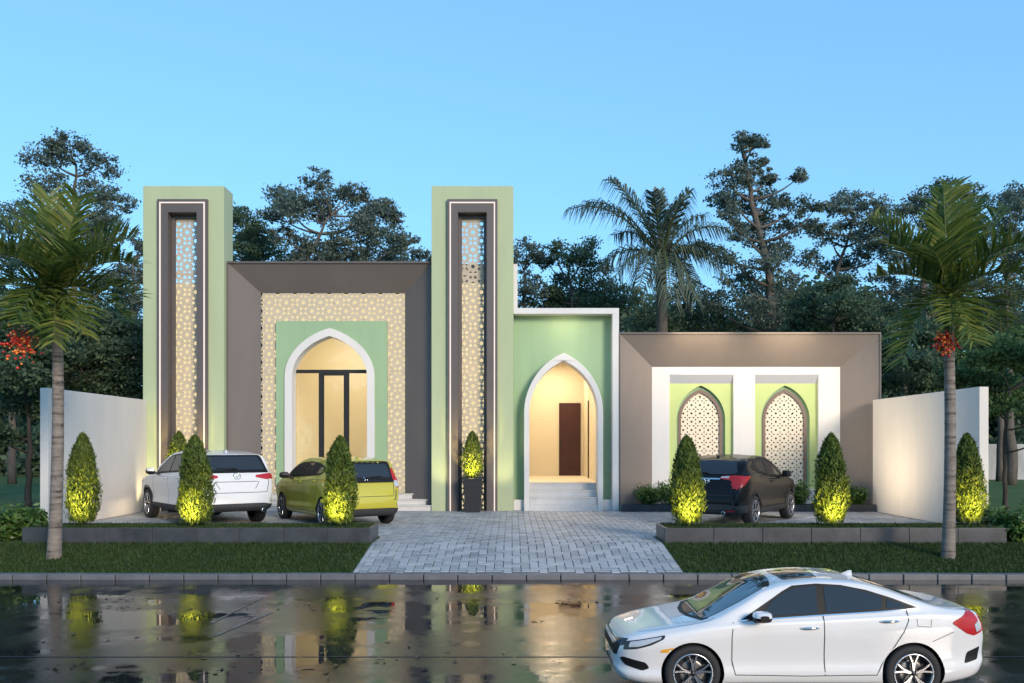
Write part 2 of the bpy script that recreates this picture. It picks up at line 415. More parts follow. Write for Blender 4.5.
# raised planters of dark stone
M['slab'] = surf('dark_stone_slab', (.05, .053, .06), .35, .35, 2.5, .1, .003, 30)
M['soil'] = surf('planter_soil', (.03, .035, .015), .95, .3, 6, .5, .02, 30)
def planter(x0, x1, y0, y1, zt, label, step=.87, name='raised_planter', wall=.06):
    t = empty(name, ((x0+x1)/2, (y0+y1)/2, 0)); tag(t, label, 'planter', 'dark stone planters')
    ox, oy = (x0+x1)/2, (y0+y1)/2
    mb = MB(); n = max(1, round((x1-x0)/step)); w = (x1-x0)/n
    for i in range(n):
        a, c = x0 + i*w + .003, x0 + (i+1)*w - .003
        e = random.uniform(-.002, .002)
        mb.box(a-ox, c-ox, y0+e-oy, y0+wall-oy, -.02, zt+e); mb.box(a-ox, c-ox, y1-wall-oy, y1+e-oy, -.02, zt+e)
    for xx in ((x0, x0+wall), (x1-wall, x1)): mb.box(xx[0]-ox, xx[1]-ox, y0+wall+.004-oy, y1-wall-.004-oy, -.02, zt-.003)
    mb.build('stone_edging', M['slab'], t, bevel=.006)
    mb = MB(); mb.box(x0+wall-ox, x1-wall-ox, y0+wall-oy, y1-wall-oy, -.02, zt-.03)
    mb.build('soil', M['soil'], t)
planter(-9.26, -2.68, 17.0, 18.08, PT, 'long low dark stone planter with grass at the left of the driveway')
planter(2.89, 9.35, 17.0, 18.08, PT, 'long low dark stone planter with grass at the right of the driveway')
planter(3.02, 10.06, 24.87, 25.32, .2, 'narrow dark stone planter with bushes at the foot of the taupe block', .9)

# boundary walls
def bwall(x0, x1, label):
    mb = MB(); y0 = 19.85 if x0 < 0 else 19.45; mb.box(-(x1-x0)/2, (x1-x0)/2, 0, 25.19 - y0, 0, 3.11)
    o = mb.build('boundary_wall', M['wallwhite'], bevel=.008); o.location = ((x0+x1)/2, y0, 0)
    tag(o, label, 'wall', 'white boundary walls')
bwall(-10.41, -10.23, 'tall white boundary wall beside the white SUV')
bwall(10.1, 10.30, 'tall white boundary wall near the black SUV')
def farwall(x0, x1, y, h, label):
    mb = MB(); mb.box(x0, x1, 0, .2, 0, h); o = mb.build('garden_wall', surf('weathered_shade_darkened_wall', (.36, .36, .35), .8, .3, 1, streak=True), bevel=.01); o.location = (0, y, 0)  # grey base includes the shade on this distant wall; streaks are weathering
    tag(o, label, 'wall')
farwall(24, 60, 48, 1.9, 'low pale garden wall far back on the right lawn')

# ------------------------------------------------------------------ house
house = empty('house', (0, 25.2, 0)); HY = 25.2
tag(house, 'single storey green and grey house with two tall towers and lit arches', 'house')
def hpart(mb, name, mat, parent=house, bevel=0):
    if parent is house: mb.v = [(v[0], v[1]-HY, v[2]) for v in mb.v]
    o = mb.build(name, mat, parent, bevel)
    return o
def sub(mb, name, mat, parent, bevel=0):           # parts of parts keep the house's origin too
    mb.v = [(v[0], v[1]-HY, v[2]) for v in mb.v]; return mb.build(name, mat, parent, bevel)
YT = 25.2
def tower(px0, px1):
    c = (px0 + px1)/2; x0, x1 = PX(px0, YT), PX(px1, YT); H = PZ(186, YT); xc = (x0+x1)/2
    q = YT/F
    nx0, nx1 = xc - 15*q, xc + 15*q; nz = PZ(212, YT)              # niche
    sx0, sx1 = xc - 11*q, xc + 11*q; sz = PZ(216.5, YT)            # screen
    mb = MB()
    mb.plate(rect(x0, x1, 0, H), [rect(nx0, nx1, .004, nz)], YT, YT + .22)
    mb.box(x0, x0 + .2, YT + .22, YT + .62, 0, H); mb.box(x1 - .2, x1, YT + .22, YT + .62, 0, H)
    mb.box(x0 + .2, x1 - .2, YT + .22, YT + .62, H - .15, H)
    wz0, wz1 = PZ(282, YT), PZ(214, YT)                            # opening high in the rear leaf, sky shows through
    mb.plate(rect(x0, x1, 0, H - .002), [rect(x0 + .32, x1 - .32, wz0, wz1)], YT + .62, YT + .80)
    t = hpart(mb, 'entrance_tower', M['green'], bevel=.012)
    mb = MB(); f0, f1, fz = xc - 25*q, xc + 25*q, PZ(200, YT)
    mb.plate(rect(f0, f1, 0, fz), [rect(nx0, nx1, .004, nz)], YT - .10, YT - .002)
    mb.plate(rect(nx0 + .001, nx1 - .001, .004, nz - .001), [rect(sx0, sx1, .006, sz)], YT + .20, YT + .27)
    for a, b_ in ((nx0 + .001, nx0 + .02), (nx1 - .02, nx1 - .001)): mb.box(a, b_, YT - .098, YT + .2, .006, nz - .002)
    mb.box(nx0 + .02, nx1 - .02, YT - .098, YT + .2, nz - .03, nz - .002)
    sub(mb, 'niche_frame', M['darkframe'], t)
    mb = MB(); a, b_ = xc - 22.6*q, xc + 22.6*q; w = 1.25*q; z = PZ(203, YT)
    mb.plate([(a, .01), (a + w, .01), (a + w, z - w), (b_ - w, z - w), (b_ - w, .01), (b_, .01), (b_, z), (a, z)], [], YT - .125, YT - .101)
    sub(mb, 'light_strip', M['strip'], t)
    mb = MB(); rg = rect(sx0 - .01, sx1 + .01, 0, sz + .01)
    lattice(mb, [rg], 12.2*q, .025, YT + .285, YT + .315, rot=math.pi/4, org=(xc, PZ(230, YT)))
    for zz in (PZ(218.5, YT), PZ(272, YT) + .0): mb.box(sx0, sx1, YT + .283, YT + .318, zz - .03, zz + .03)
    sub(mb, 'lattice_screen', M['screen'], t)
    mb = MB(); mb.box(x0 + .26, x1 - .26, YT + .50, YT + .53, .02, PZ(280, YT))
    sub(mb, 'screen_back_panel', M['back'], t)
    return t
tower(143, 224); tower(431.5, 513.5)

# grey block between the towers: splayed surround, screens, arch
XL, XR = PX(224, YT) + .003, PX(431.5, YT) - .003; YB = 25.43; ZB = PZ(262, YB)
YI = 25.99; ix0, ix1, iz = PX(261, YI), PX(405, YI), PZ(293, YI); PLAT = .46
mb = MB()
v = [(XL, YB, .02), (XL, YB, ZB), (XR, YB, ZB), (XR, YB, .02), (ix0, YI, .02), (ix0, YI, iz), (ix1, YI, iz), (ix1, YI, .02),
     (XL, 31, .02), (XL, 31, ZB), (XR, 31, ZB), (XR, 31, .02)]
mb.add(v, [(0, 4, 5, 1), (1, 5, 6, 2), (2, 6, 7, 3), (0, 1, 9, 8), (1, 2, 10, 9), (2, 3, 11, 10), (8, 9, 10, 11)])
blk = hpart(mb, 'main_block', M['grey'])
# cornice line: thin lip at the front edge of the surround
mb = MB(); mb.plate([(XL, .02), (XL + .035, .02), (XL + .035, ZB - .035), (XR - .035, ZB - .035), (XR - .035, .02), (XR, .02), (XR, ZB + .02), (XL, ZB + .02)], [], YB - .02, YB - .002)
sub(mb, 'surround_edge', M['darkframe'], blk)
gx0, gx1, gz = PX(276, 25.9), PX(387, 25.9), PZ(321, 25.9)
axc = PX(329.5, 25.85); q = 25.85/F; aw_o, aw_i = 45*q, 37.5*q; zs_ = PZ(377, 25.85); zo, zi = PZ(328, 25.85), PZ(336, 25.85)
mb = MB(); mb.plate(rect(gx0, gx1, PLAT, gz), [arch(axc, aw_o - .03, PLAT + .004, zs_, zo - .03)], 25.9, 26.06)
sub(mb, 'green_panel', M['green_wall'], blk)
mb = MB(); mb.plate(arch(axc, aw_o, PLAT + .002, zs_, zo), [arch(axc, aw_i, PLAT + .006, zs_, zi)], 25.84, 26.34)
sub(mb, 'arch_frame', M['white'], blk, .012)
mb = MB(); w = 12.1*YI/F
reg = [rect(ix0, ix1, gz - .02, iz), rect(ix0, gx0 + .02, PLAT, gz), rect(gx1 - .02, ix1, PLAT, gz)]
lattice(mb, reg, w, .025, 26.0, 26.035, rot=math.pi/4, org=(PX(329, YI), PZ(311, YI)))
zz = PZ(371, YI)
mb.box(ix0, gx0, 25.995, 26.03, zz - .02, zz + .02); mb.box(gx1, ix1, 25.995, 26.03, zz - .02, zz + .02)
sub(mb, 'lattice_screen', M['screen'], blk)
mb = MB(); mb.plate(rect(ix0, ix1, .02, iz), [arch(axc, aw_o - .04, .03, zs_, zo - .04)], 26.16, 26.2)
sub(mb, 'screen_back_panel', M['back'], blk)
# hall behind the glass
mb = MB(); rx0, rx1, rz = -7.3, -3.05, 6.1
mb.add([(rx0, 26.5, PLAT), (rx1, 26.5, PLAT), (rx1, 30.5, PLAT), (rx0, 30.5, PLAT), (rx0, 26.5, rz), (rx1, 26.5, rz), (rx1, 30.5, rz), (rx0, 30.5, rz)],
       [(0, 1, 2, 3), (7, 6, 5, 4), (3, 2, 6, 7), (0, 3, 7, 4), (2, 1, 5, 6)])
sub(mb, 'hall_lining', M['cream'], blk)
yg = 26.30; mb = MB(); tz = PZ(371.5, yg)
def gx(px): return PX(px, yg)
mb.box(axc - aw_i + .002, axc + aw_i - .002, yg - .04, yg + .04, tz - .05, tz + .05)
for a, b_ in ((319, 322.8), (345.2, 348.4)): mb.box(gx(a), gx(b_), yg - .043, yg + .043, PLAT + .01, tz - .051)
for a, b_ in ((322.8, 324.2), (343.8, 345.2), (348.4, 349.3)): mb.box(gx(a) + .001, gx(b_) - .001, yg - .02, yg + .02, PLAT + .01, tz - .052)
mb.box(gx(322.8) + .002, gx(345.2) - .002, yg - .022, yg + .022, PLAT + .012, PLAT + .15)
mb.box(gx(322.8) + .002, gx(345.2) - .002, yg - .022, yg + .022, tz - .12, tz - .053)
fr = sub(mb, 'glazing_frame', M['blackmetal'], blk)
mb = MB(); mb.plate(arch(axc, aw_i - .003, PLAT + .02, zs_, zi - .003), [], yg - .006, yg + .006)
sub(mb, 'glass_pane', M['paneglass'], blk)
# steps in front
mb = MB()
for k, (ya, z0, z1) in enumerate(((25.26, 0, .155), (25.55, .155, .31), (25.84, .31, PLAT))):
    mb.box(XL + .004, XR - .004, ya, 26.5, z0, z1 - .003 * (k < 2))
    mb.box(XL + .006, XR - .006, ya - .025, ya + .3, z1 - .035, z1)
hpart(mb, 'entrance_steps', M['marble'], bevel=.006)
# pale parapet of the rear part, seen between tower and porch
mb = MB(); mb.box(PX(440, YT), PX(517.5, 26.2), 26.1, 26.35, .02, PZ(264, 26.1)); hpart(mb, 'rear_parapet', M['white'])

# porch block
YP = 25.3; px0, px1 = PX(513.5, YT) + .004, PX(619, YP); ZP = PZ(308, YP); YG = 25.7
fw = 6.6*YP/F
mb = MB(); mb.box(px0, px1, YP, 26.2, ZP - .165, ZP); mb.box(px1 - fw, px1, YP, 26.2, 0, ZP - .165)
mb.box(px0, px1 - fw, 25.45, 26.2, 0, .30)
po = hpart(mb, 'porch_block', M['white'], bevel=.008)
pc = PX(563.5, YP); q = YP/F; po_o, po_i = 39.5*q, 34.2*q; sp = PZ(413, YP); pzo, pzi = PZ(353, YP), PZ(361, YP); PF = .76
mb = MB(); mb.plate(rect(px0, px1 - fw - .002, .30, ZP - .167), [arch(pc, po_o - .03, .304, sp, pzo - .03)], YG, YG + .2)
sub(mb, 'green_wall', M['green_wall'], po)
mb = MB(); mb.plate(arch(pc, po_o, .0, sp, pzo), [arch(pc, po_i, .03, sp, pzi)], YP - .03, YG + .23)
sub(mb, 'arch_frame', M['white'], po, .012)
mb = MB(); a, b_ = pc - po_i + .004, pc + po_i - .004
mb.box(a, b_, YP - .01, 26.1, .03, .18)
for k, ya in enumerate((25.36, 25.62, 25.88)):
    zt = .18 + (PF - .18)*(k + 1)/3; mb.box(a, b_, ya, 26.1, .18 + (PF - .18)*k/3 + .001, zt - .03); mb.box(a + .002, b_ - .002, ya - .02, 26.1, zt - .03, zt)
sub(mb, 'porch_steps', M['marble'], po, .005)
YW = 32.0; rx0, rx1 = .2, 2.52; rz = 4.75
mb = MB()
mb.add([(rx0, 25.95, PF), (rx1, 25.95, PF), (rx1, YW, PF), (rx0, YW, PF), (rx0, 25.95, rz), (rx1, 25.95, rz), (rx1, YW, rz), (rx0, YW, rz)],
       [(0, 1, 2, 3), (7, 6, 5, 4), (3, 2, 6, 7), (0, 3, 7, 4), (2, 1, 5, 6)])
sub(mb, 'porch_lining', M['cream'], po)
mb = MB(); d0, d1, dz = PX(559, YW), PX(580.5, YW), PZ(403, YW)
mb.box(d0, d1, YW - .05, YW - .002, PF + .006, dz)
mb.box(d0 + .09, d1 - .09, YW - .062, YW - .051, PF + .25, PF + 1.1); mb.box(d0 + .09, d1 - .09, YW - .062, YW - .051, PF + 1.25, dz - .15)
sub(mb, 'maroon_door', M['door'], po, .004)
mb = MB(); mb.box(d0 + .03, d0 + .06, YW - .11, YW - .065, PF + 1.02, PF + 1.2); sub(mb, 'door_handle', M['blackmetal'], po)
mb = MB(); mb.box(rx1 - .03, rx1 - .002, 29.45, 29.65, PF + .006, 3.3); sub(mb, 'side_door', M['blackmetal'], po)

# taupe block with two arched niches
YR = 25.3; bx0, bx1, bz = PX(619, YR) + .004, PX(881, YR), PZ(333, YR); YQ = 25.78
jx0, jx1, jz = PX(652, YQ), PX(840, YQ), PZ(367, YQ)
mb = MB()
v = [(bx0, YR, 0), (bx0, YR, bz), (bx1, YR, bz), (bx1, YR, 0), (jx0, YQ, 0), (jx0, YQ, jz), (jx1, YQ, jz), (jx1, YQ, 0),
     (bx0, 31, 0), (bx0, 31, bz), (bx1, 31, bz), (bx1, 31, 0)]
mb.add(v, [(0, 4, 5, 1), (1, 5, 6, 2), (2, 6, 7, 3), (0, 1, 9, 8), (1, 2, 10, 9), (2, 3, 11, 10), (8, 9, 10, 11)])
sb = hpart(mb, 'side_block', M['taupe'])
mb = MB(); mb.plate([(bx0, 0), (bx0 + .03, 0), (bx0 + .03, bz - .03), (bx1 - .03, bz - .03), (bx1 - .03, 0), (bx1, 0), (bx1, bz + .02), (bx0, bz + .02)], [], YR - .02, YR - .002)
sub(mb, 'surround_edge', M['darkframe'], sb)
SOF = plain('pale_grey_soffit', (.42, .43, .46), .7); q = YQ/F; nb = PZ(489, YQ); niches = [(701.5, 669.5, 733.5), (786.5, 755, 818.5)]
mb = MB(); mb.plate(rect(jx0, jx1, .02, jz), [rect(PX(a, YQ), PX(b_, YQ), nb, PZ(374.5, YQ)) for _, a, b_ in niches], YQ, YQ + .10)
sub(mb, 'white_panel', M['white'], sb)
for cpx, a, b_ in niches:
    xa, xb, zt = PX(a, YQ), PX(b_, YQ), PZ(374.5, YQ); yd = YQ + .10; xc = PX(cpx, YQ)
    mb = MB(); zb2 = PZ(383.5, yd)
    mb.add([(xa, YQ + .002, zt), (xb, YQ + .002, zt), (xb, yd, zb2), (xa, yd, zb2), (xa, yd, zt), (xb, yd, zt)], [(0, 1, 2, 3)[::-1], (3, 2, 5, 4), (0, 3, 4), (1, 5, 2)])
    sub(mb, 'niche_soffit', SOF, sb)
    mb = MB(); zsp = PZ(420, yd)
    mb.plate(rect(xa, xb, nb, zb2), [arch(xc, 24.5*q, nb + .004, zsp, PZ(385.5, yd))], yd, yd + .12)
    sub(mb, 'niche_panel', M['lime'], sb)
    mb = MB(); mb.plate(arch(xc, 24.5*q - .002, nb + .002, zsp, PZ(385.6, yd)), [arch(xc, 22.5*q, nb + .006, zsp, PZ(389, yd))], yd + .10, yd + .22)
    sub(mb, 'niche_reveal', M['green_wall'], sb)
    mb = MB(); A = arch(xc, 22.5*q - .002, nb + .003, zsp, PZ(389, yd)); B = arch(xc, 19.3*q, nb + .05, zsp, PZ(392.5, yd))
    mb.plate(A, [B], yd + .08, yd + .20); sub(mb, 'window_frame', M['brownframe'], sb)
    mb = MB(); lattice(mb, [arch(xc, 19.6*q, nb + .03, zsp, PZ(391.5, yd))], 8.4*q, .034, yd + .125, yd + .155, org=(xc, PZ(430, yd)))
    sub(mb, 'lattice_screen', M['screen2'], sb)
    mb = MB(); mb.plate(arch(xc, 19.8*q, nb + .02, zsp, PZ(391, yd)), [], yd + .21, yd + .23); sub(mb, 'screen_back_panel', M['back2'], sb)  # plain brown panel behind the lattice, gives no light
# ------------------------------------------------------------------ cars
def curve(pts):
    """monotone cubic through (x,v) points"""
    x = np.array([p[0] for p in pts], float); y = np.array([p[1] for p in pts], float)
    h = np.diff(x); d = np.diff(y)/h; m = np.zeros(len(x)); m[0] = d[0]; m[-1] = d[-1]
    for i in range(1, len(x)-1):
        m[i] = 0 if d[i-1]*d[i] <= 0 else 3*(h[i-1]+h[i])/((2*h[i]+h[i-1])/d[i-1] + (h[i]+2*h[i-1])/d[i])
    def f(q):
        i = int(min(max(np.searchsorted(x, q) - 1, 0), len(x)-2)); t = (q-x[i])/h[i]
        return float((2*t**3-3*t**2+1)*y[i] + (t**3-2*t**2+t)*h[i]*m[i] + (-2*t**3+3*t**2)*y[i+1] + (t**3-t**2)*h[i]*m[i+1])
    return f
def section(c, x):
    zb, zs, zt, W = c['zb'](x), c['zs'](x), c['zt'](x), c['W'](x); dz = max(zt - zs, .012); H = zs - zb
    g = min(1, max(0, (dz - .10)/.25))                      # 0 = bonnet or boot, 1 = cabin
    we = (W*.90)*(1-g) + (W*.955 - c.get('tumble', .40)*(dz-.08))*g
    ze = zs + dz*(.55*(1-g) + .86*g)
    P = [(0, zb), (.55*W, zb), (.84*W, zb+.004), (.945*W, zb + .05), (.985*W, zb+.20*H), (.962*W, zb+.36*H), (.975*W, zb+.54*H), (W, zb+.76*H),
         (1.0*W, zb+.84*H), (.985*W, zs-.03), (.955*W, zs+.002), (.955*W*(1-.5)+we*.5, zs*.5+ze*.5), (we, ze - .012*g), (we*.955, ze + .40*(zt-ze)), (we*.80, ze + .70*(zt-ze)), (we*.5, zt-.03*dz-.002), (we*.22, zt-.004*dz), (0, zt)]
    return P
def smooth_line(P, sub=3):
    out = []; n = len(P)
    for i in range(n-1):
        p0, p1, p2, p3 = P[max(i-1, 0)], P[i], P[i+1], P[min(i+2, n-1)]
        for k in range(sub):
            t = k/sub
            # tight Catmull-Rom
            q = []
            for a in range(2):
                m1, m2 = (p2[a]-p0[a])*.38, (p3[a]-p1[a])*.38
                q.append((2*t**3-3*t**2+1)*p1[a] + (t**3-2*t**2+t)*m1 + (-2*t**3+3*t**2)*p2[a] + (t**3-t**2)*m2)
            out.append(tuple(q))
    out.append(P[-1]); return out
def car_shell(c):
    L = c['L']; xs = []
    x = 0
    while x < L - 1e-6:
        xs.append(x); e = min(x, L - x); x += .012 if e < .05 else (.03 if e < .45 else .055)
    xs.append(L)
    V = []; Fc = []; n = None
    for x in xs:
        h = smooth_line(section(c, x)); full = h + [(-y, z) for y, z in h[-2:0:-1]]; n = len(full)
        V += [(x, -y, z) for y, z in full]
    for i in range(len(xs)-1):
        for k in range(n): Fc.append((i*n+k, (i+1)*n+k, (i+1)*n+(k+1) % n, i*n+(k+1) % n))
    Fc.append(tuple(range(n))); Fc.append(tuple(range((len(xs)-1)*n, len(xs)*n))[::-1])
    return V, Fc
def bool_arches(c, V, Fc):
    me = bpy.data.meshes.new('shell'); me.from_pydata(V, [], Fc); me.update()
    bm = bmesh.new(); bm.from_mesh(me); bmesh.ops.recalc_face_normals(bm, faces=bm.faces); bm.to_mesh(me); bm.free()
    o = bpy.data.objects.new('shell', me); COL.objects.link(o)
    mb = MB()
    for ax in (c['af'], c['ar']):
        for s in (-1, 1):
            N = 40; r = c['arch']; y0, y1 = s*(c['hw'] - .34), s*(c['hw'] + .3)
            vs = [(ax + r*math.cos(2*math.pi*k/N), y, c['tyre'] + r*math.sin(2*math.pi*k/N)) for y in (y0, y1) for k in range(N)]
            mb.add(vs, [(k, (k+1) % N, N+(k+1) % N, N+k) for k in range(N)] + [tuple(range(N))[::-1], tuple(range(N, 2*N))])
    cm = bpy.data.meshes.new('cut'); cm.from_pydata(mb.v, [], mb.f)
    bm = bmesh.new(); bm.from_mesh(cm); bmesh.ops.recalc_face_normals(bm, faces=bm.faces); bm.to_mesh(cm); bm.free()
    co_ = bpy.data.objects.new('cut', cm); COL.objects.link(co_)
    md = o.modifiers.new('b', 'BOOLEAN'); md.operation = 'DIFFERENCE'; md.object = co_; md.solver = 'EXACT'
    dg = bpy.context.evaluated_depsgraph_get(); dg.update()
    res = bpy.data.meshes.new_from_object(o.evaluated_get(dg))
    for q in (o, co_): bpy.data.objects.remove(q)
    bpy.data.meshes.remove(me); bpy.data.meshes.remove(cm)
    return res
DIRS = {'L': ((0, -4, 0), (1, 0, 0), (0, 0, 1), (0, 1, 0)), 'R': ((0, 4, 0), (1, 0, 0), (0, 0, 1), (0, -1, 0)),
        'F': ((-3, 0, 0), (0, 1, 0), (0, 0, 1), (1, 0, 0)), 'B': ((9, 0, 0), (0, 1, 0), (0, 0, 1), (-1, 0, 0)),
        'T': ((0, 0, 5), (1, 0, 0), (0, 1, 0), (0, 0, -1))}
def project(c, mode, u, v, off):
    o, ua, va, d = [Vector(t) for t in DIRS[mode]]
    P = o + ua*u + va*v; hit = c['bvh'].ray_cast(P, d)
    if hit[0] is None:
        q = c['bvh'].find_nearest(P + d*(4 if mode in 'LR' else 3)); hit = q
        if mode in 'LR': hit = c['bvh'].find_nearest(Vector((u, -c['hw']*.9 if mode == 'L' else c['hw']*.9, v)))
        elif mode == 'B': hit = c['bvh'].find_nearest(Vector((c['L'], u, v)))
        elif mode == 'F': hit = c['bvh'].find_nearest(Vector((0, u, v)))
    nrm = hit[1]
    if nrm.dot(d) > 0: nrm = -nrm
    return hit[0] + nrm*off
def round_poly(P, r=.0, n=4):
    if r <= 0: return P
    out = []; N = len(P)
    for i in range(N):
        p = Vector(P[i]); a = Vector(P[i-1]) - p; b = Vector(P[(i+1) % N]) - p
        ra = min(r, a.length*.45); rb = min(r, b.length*.45)
        A = p + a.normalized()*ra; B = p + b.normalized()*rb
        for k in range(n+1):
            t = k/n; q = A*(1-t)**2 + p*2*t*(1-t) + B*t*t; out.append((q.x, q.y))
    return out
def decal_mb(c, mode, poly, off=.004, thick=.012, r=0.0, step=.07):
    poly = round_poly(poly, r)
    bm = bmesh.new(); vs = [bm.verts.new((p[0], p[1], 0)) for p in poly]
    f = bm.faces.new(vs); bmesh.ops.triangulate(bm, faces=[f], ngon_method='EAR_CLIP')
    for it in range(7):
        lg = [e for e in bm.edges if e.calc_length() > step]
        if not lg: break
        bmesh.ops.subdivide_edges(bm, edges=lg, cuts=1); bmesh.ops.triangulate(bm, faces=[q for q in bm.faces if len(q.verts) > 3])
    for it in range(2):
        bmesh.ops.beautify_fill(bm, faces=bm.faces[:], edges=[e for e in bm.edges if not e.is_boundary])
    bm.verts.index_update(); top = [project(c, mode, v.co.x, v.co.y, off) for v in bm.verts]
    d = Vector(DIRS[mode][3]); bot = [p + d*thick for p in top]; n = len(top)
    mb = MB(); fs = [tuple(v.index for v in q.verts) for q in bm.faces]
    bd = [(e.verts[0].index, e.verts[1].index) for e in bm.edges if e.is_boundary]
    fs = [f if (top[f[1]]-top[f[0]]).cross(top[f[2]]-top[f[0]]).dot(d) < 0 else f[::-1] for f in fs]
    mb.add(top, fs, 0, True)
    ctr = sum(top, Vector())/n
    for i, j in bd:
        q = [top[i], top[j], bot[j], bot[i]]; nn = (q[1]-q[0]).cross(q[3]-q[0])
        if nn.dot((q[0]+q[1])/2 - ctr) < 0: q = q[::-1]
        mb.add(q, [(0, 1, 2, 3)])
    bm.free()
    # consistent outward normals
    return mb
def ribbon(c, mode, line, w, off=.003):
    mb = MB(); pts = []
    for a, b_ in zip(line, line[1:]):
        L = math.hypot(b_[0]-a[0], b_[1]-a[1]); n = max(1, int(L/.06))
        for k in range(n): pts.append((a[0]+(b_[0]-a[0])*k/n, a[1]+(b_[1]-a[1])*k/n))
    pts.append(line[-1]); vs = []
    for i, p in enumerate(pts):
        a = pts[max(i-1, 0)]; b_ = pts[min(i+1, len(pts)-1)]; L = math.hypot(b_[0]-a[0], b_[1]-a[1]) or 1
        nx, ny = -(b_[1]-a[1])/L*w/2, (b_[0]-a[0])/L*w/2
        vs += [project(c, mode, p[0]+nx, p[1]+ny, off), project(c, mode, p[0]-nx, p[1]-ny, off)]
    mb.add(vs, [(2*i, 2*i+1, 2*i+3, 2*i+2) for i in range(len(pts)-1)], 0, True); return mb
def arc_band(ax, z0, r0, r1, a0, a1, n=24):
    o = [(ax + r1*math.cos(R(a0+(a1-a0)*k/n)), z0 + r1*math.sin(R(a0+(a1-a0)*k/n))) for k in range(n+1)]
    i = [(ax + r0*math.cos(R(a0+(a1-a0)*k/n)), z0 + r0*math.sin(R(a0+(a1-a0)*k/n))) for k in range(n+1)]
    return o + i[::-1]
CM = dict(
    tyre=surf('tyre_rubber', (.018, .018, .019), .75, .2, 8, .1), rim=plain('rim_silver', (.42, .42, .44), .25, .9), rimdark=plain('rim_dark', (.02, .02, .022), .35, .3),
    disc=plain('brake_disc', (.20, .20, .20), .4, .8), glass=plain('dark_car_glass', (.022, .025, .028), .02, 0, 0, .7), trim=plain('black_trim', (.010, .010, .010), .5, 0, 0, .25),
    clad=plain('black_cladding', (.03, .031, .032), .6), seam=plain('panel_gap', (.03, .03, .03), .7), chrome=plain('chrome', (.75, .75, .76), .1, 1),
    red=plain('red_lens', (.42, .012, .014), .3, 0, .2), clear=plain('clear_lens', (.50, .51, .53), .25, .2, .3), amber=plain('amber_lens', (.75, .36, .03), .2, 0, .5),
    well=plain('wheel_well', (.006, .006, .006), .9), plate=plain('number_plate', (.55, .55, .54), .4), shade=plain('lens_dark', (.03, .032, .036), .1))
def paint(name, col, metal=0.0, rough=.32):
    m, nt, b = new_mat(name); b.inputs['Base Color'].default_value = (*col, 1); b.inputs['Metallic'].default_value = metal
    b.inputs['Roughness'].default_value = rough; b.inputs['Coat Weight'].default_value = 1; b.inputs['Coat Roughness'].default_value = .02
    f = noise(nt, 5, 3); b.inputs['Roughness'].default_value = rough; return m
def wheel(root, x, y, s, r, w, style, dark):
    """tyre with tread shoulder, alloy rim with twin spokes, disc, nuts; s=-1 left, 1 right"""
    mb = MB(); ri = r*.70
    prof = [(ri, -w*.42), (ri*1.06, -w*.5), (r*.90, -w*.5), (r*.97, -w*.44), (r, -w*.30), (r, w*.30), (r*.97, w*.44), (r*.90, w*.5), (ri*1.06, w*.5), (ri, w*.42)]
    mb.lathe(prof, 48, 'y', closed=True)
    t = mb.build('wheel', CM['tyre'], root); t.location = (x, y, r)
    f = s*w*.5
    mb = MB(); mb.lathe([(ri*1.03, f*.96), (ri*1.0, f*1.02), (ri*.94, f*1.0), (ri*.92, f*.7), (ri*.90, -f*.7)], 48, 'y', m=0)
    mb.lathe([(0.0, f*.22), (ri*.55, f*.22), (ri*.62, f*.18)], 32, 'y', m=2, smooth=False)
    mb.lathe([(ri*.60, f*.12), (ri*.91, f*.05)], 32, 'y', m=1, smooth=False)
    mb.lathe([(0, f*.98), (ri*.10, f*.97), (ri*.13, f*.88), (ri*.15, f*.6)], 24, 'y', m=1)
    ns = 5
    for k in range(ns):
        a = 2*math.pi*k/ns + math.pi/2
        for sg in ((-1, 1) if style != 'single' else (0,)):
            da = sg*.13; hw = ri*(.048 if sg else .11)
            def pt(rad, off, yy, aa): return (rad*math.cos(aa) - off*math.sin(aa), yy, rad*math.sin(aa) + off*math.cos(aa))
            for mat_i, grow, lift in ((1, 1.75, .93), (0, 1.0, 1.0)):
                h = hw*grow; vs = []
                for rad, aa, yy in ((ri*.13, a + da*.25, .90), (ri*.55, a + da*.8, .95), (ri*.965, a + da*1.75, 1.0)):
                    for o_, y_ in ((-h, f*yy*lift - s*.012), (-h*.75, f*yy*lift), (h*.75, f*yy*lift), (h, f*yy*lift - s*.012)):
                        vs.append(pt(rad, o_, y_, aa))
                mb.add(vs, [(i*4+j, i*4+j+1, (i+1)*4+j+1, (i+1)*4+j) for i in range(2) for j in range(3)], mat_i)
        an = a + math.pi/ns
        mb.lathe([(0, f*.94), (ri*.028, f*.94), (ri*.03, f*.8)], 8, 'y', c=(ri*.21*math.cos(an), 0, ri*.21*math.sin(an)), m=2)
    mb.build('rim', [CM['rim'], CM['rimdark'], CM['disc']], t)
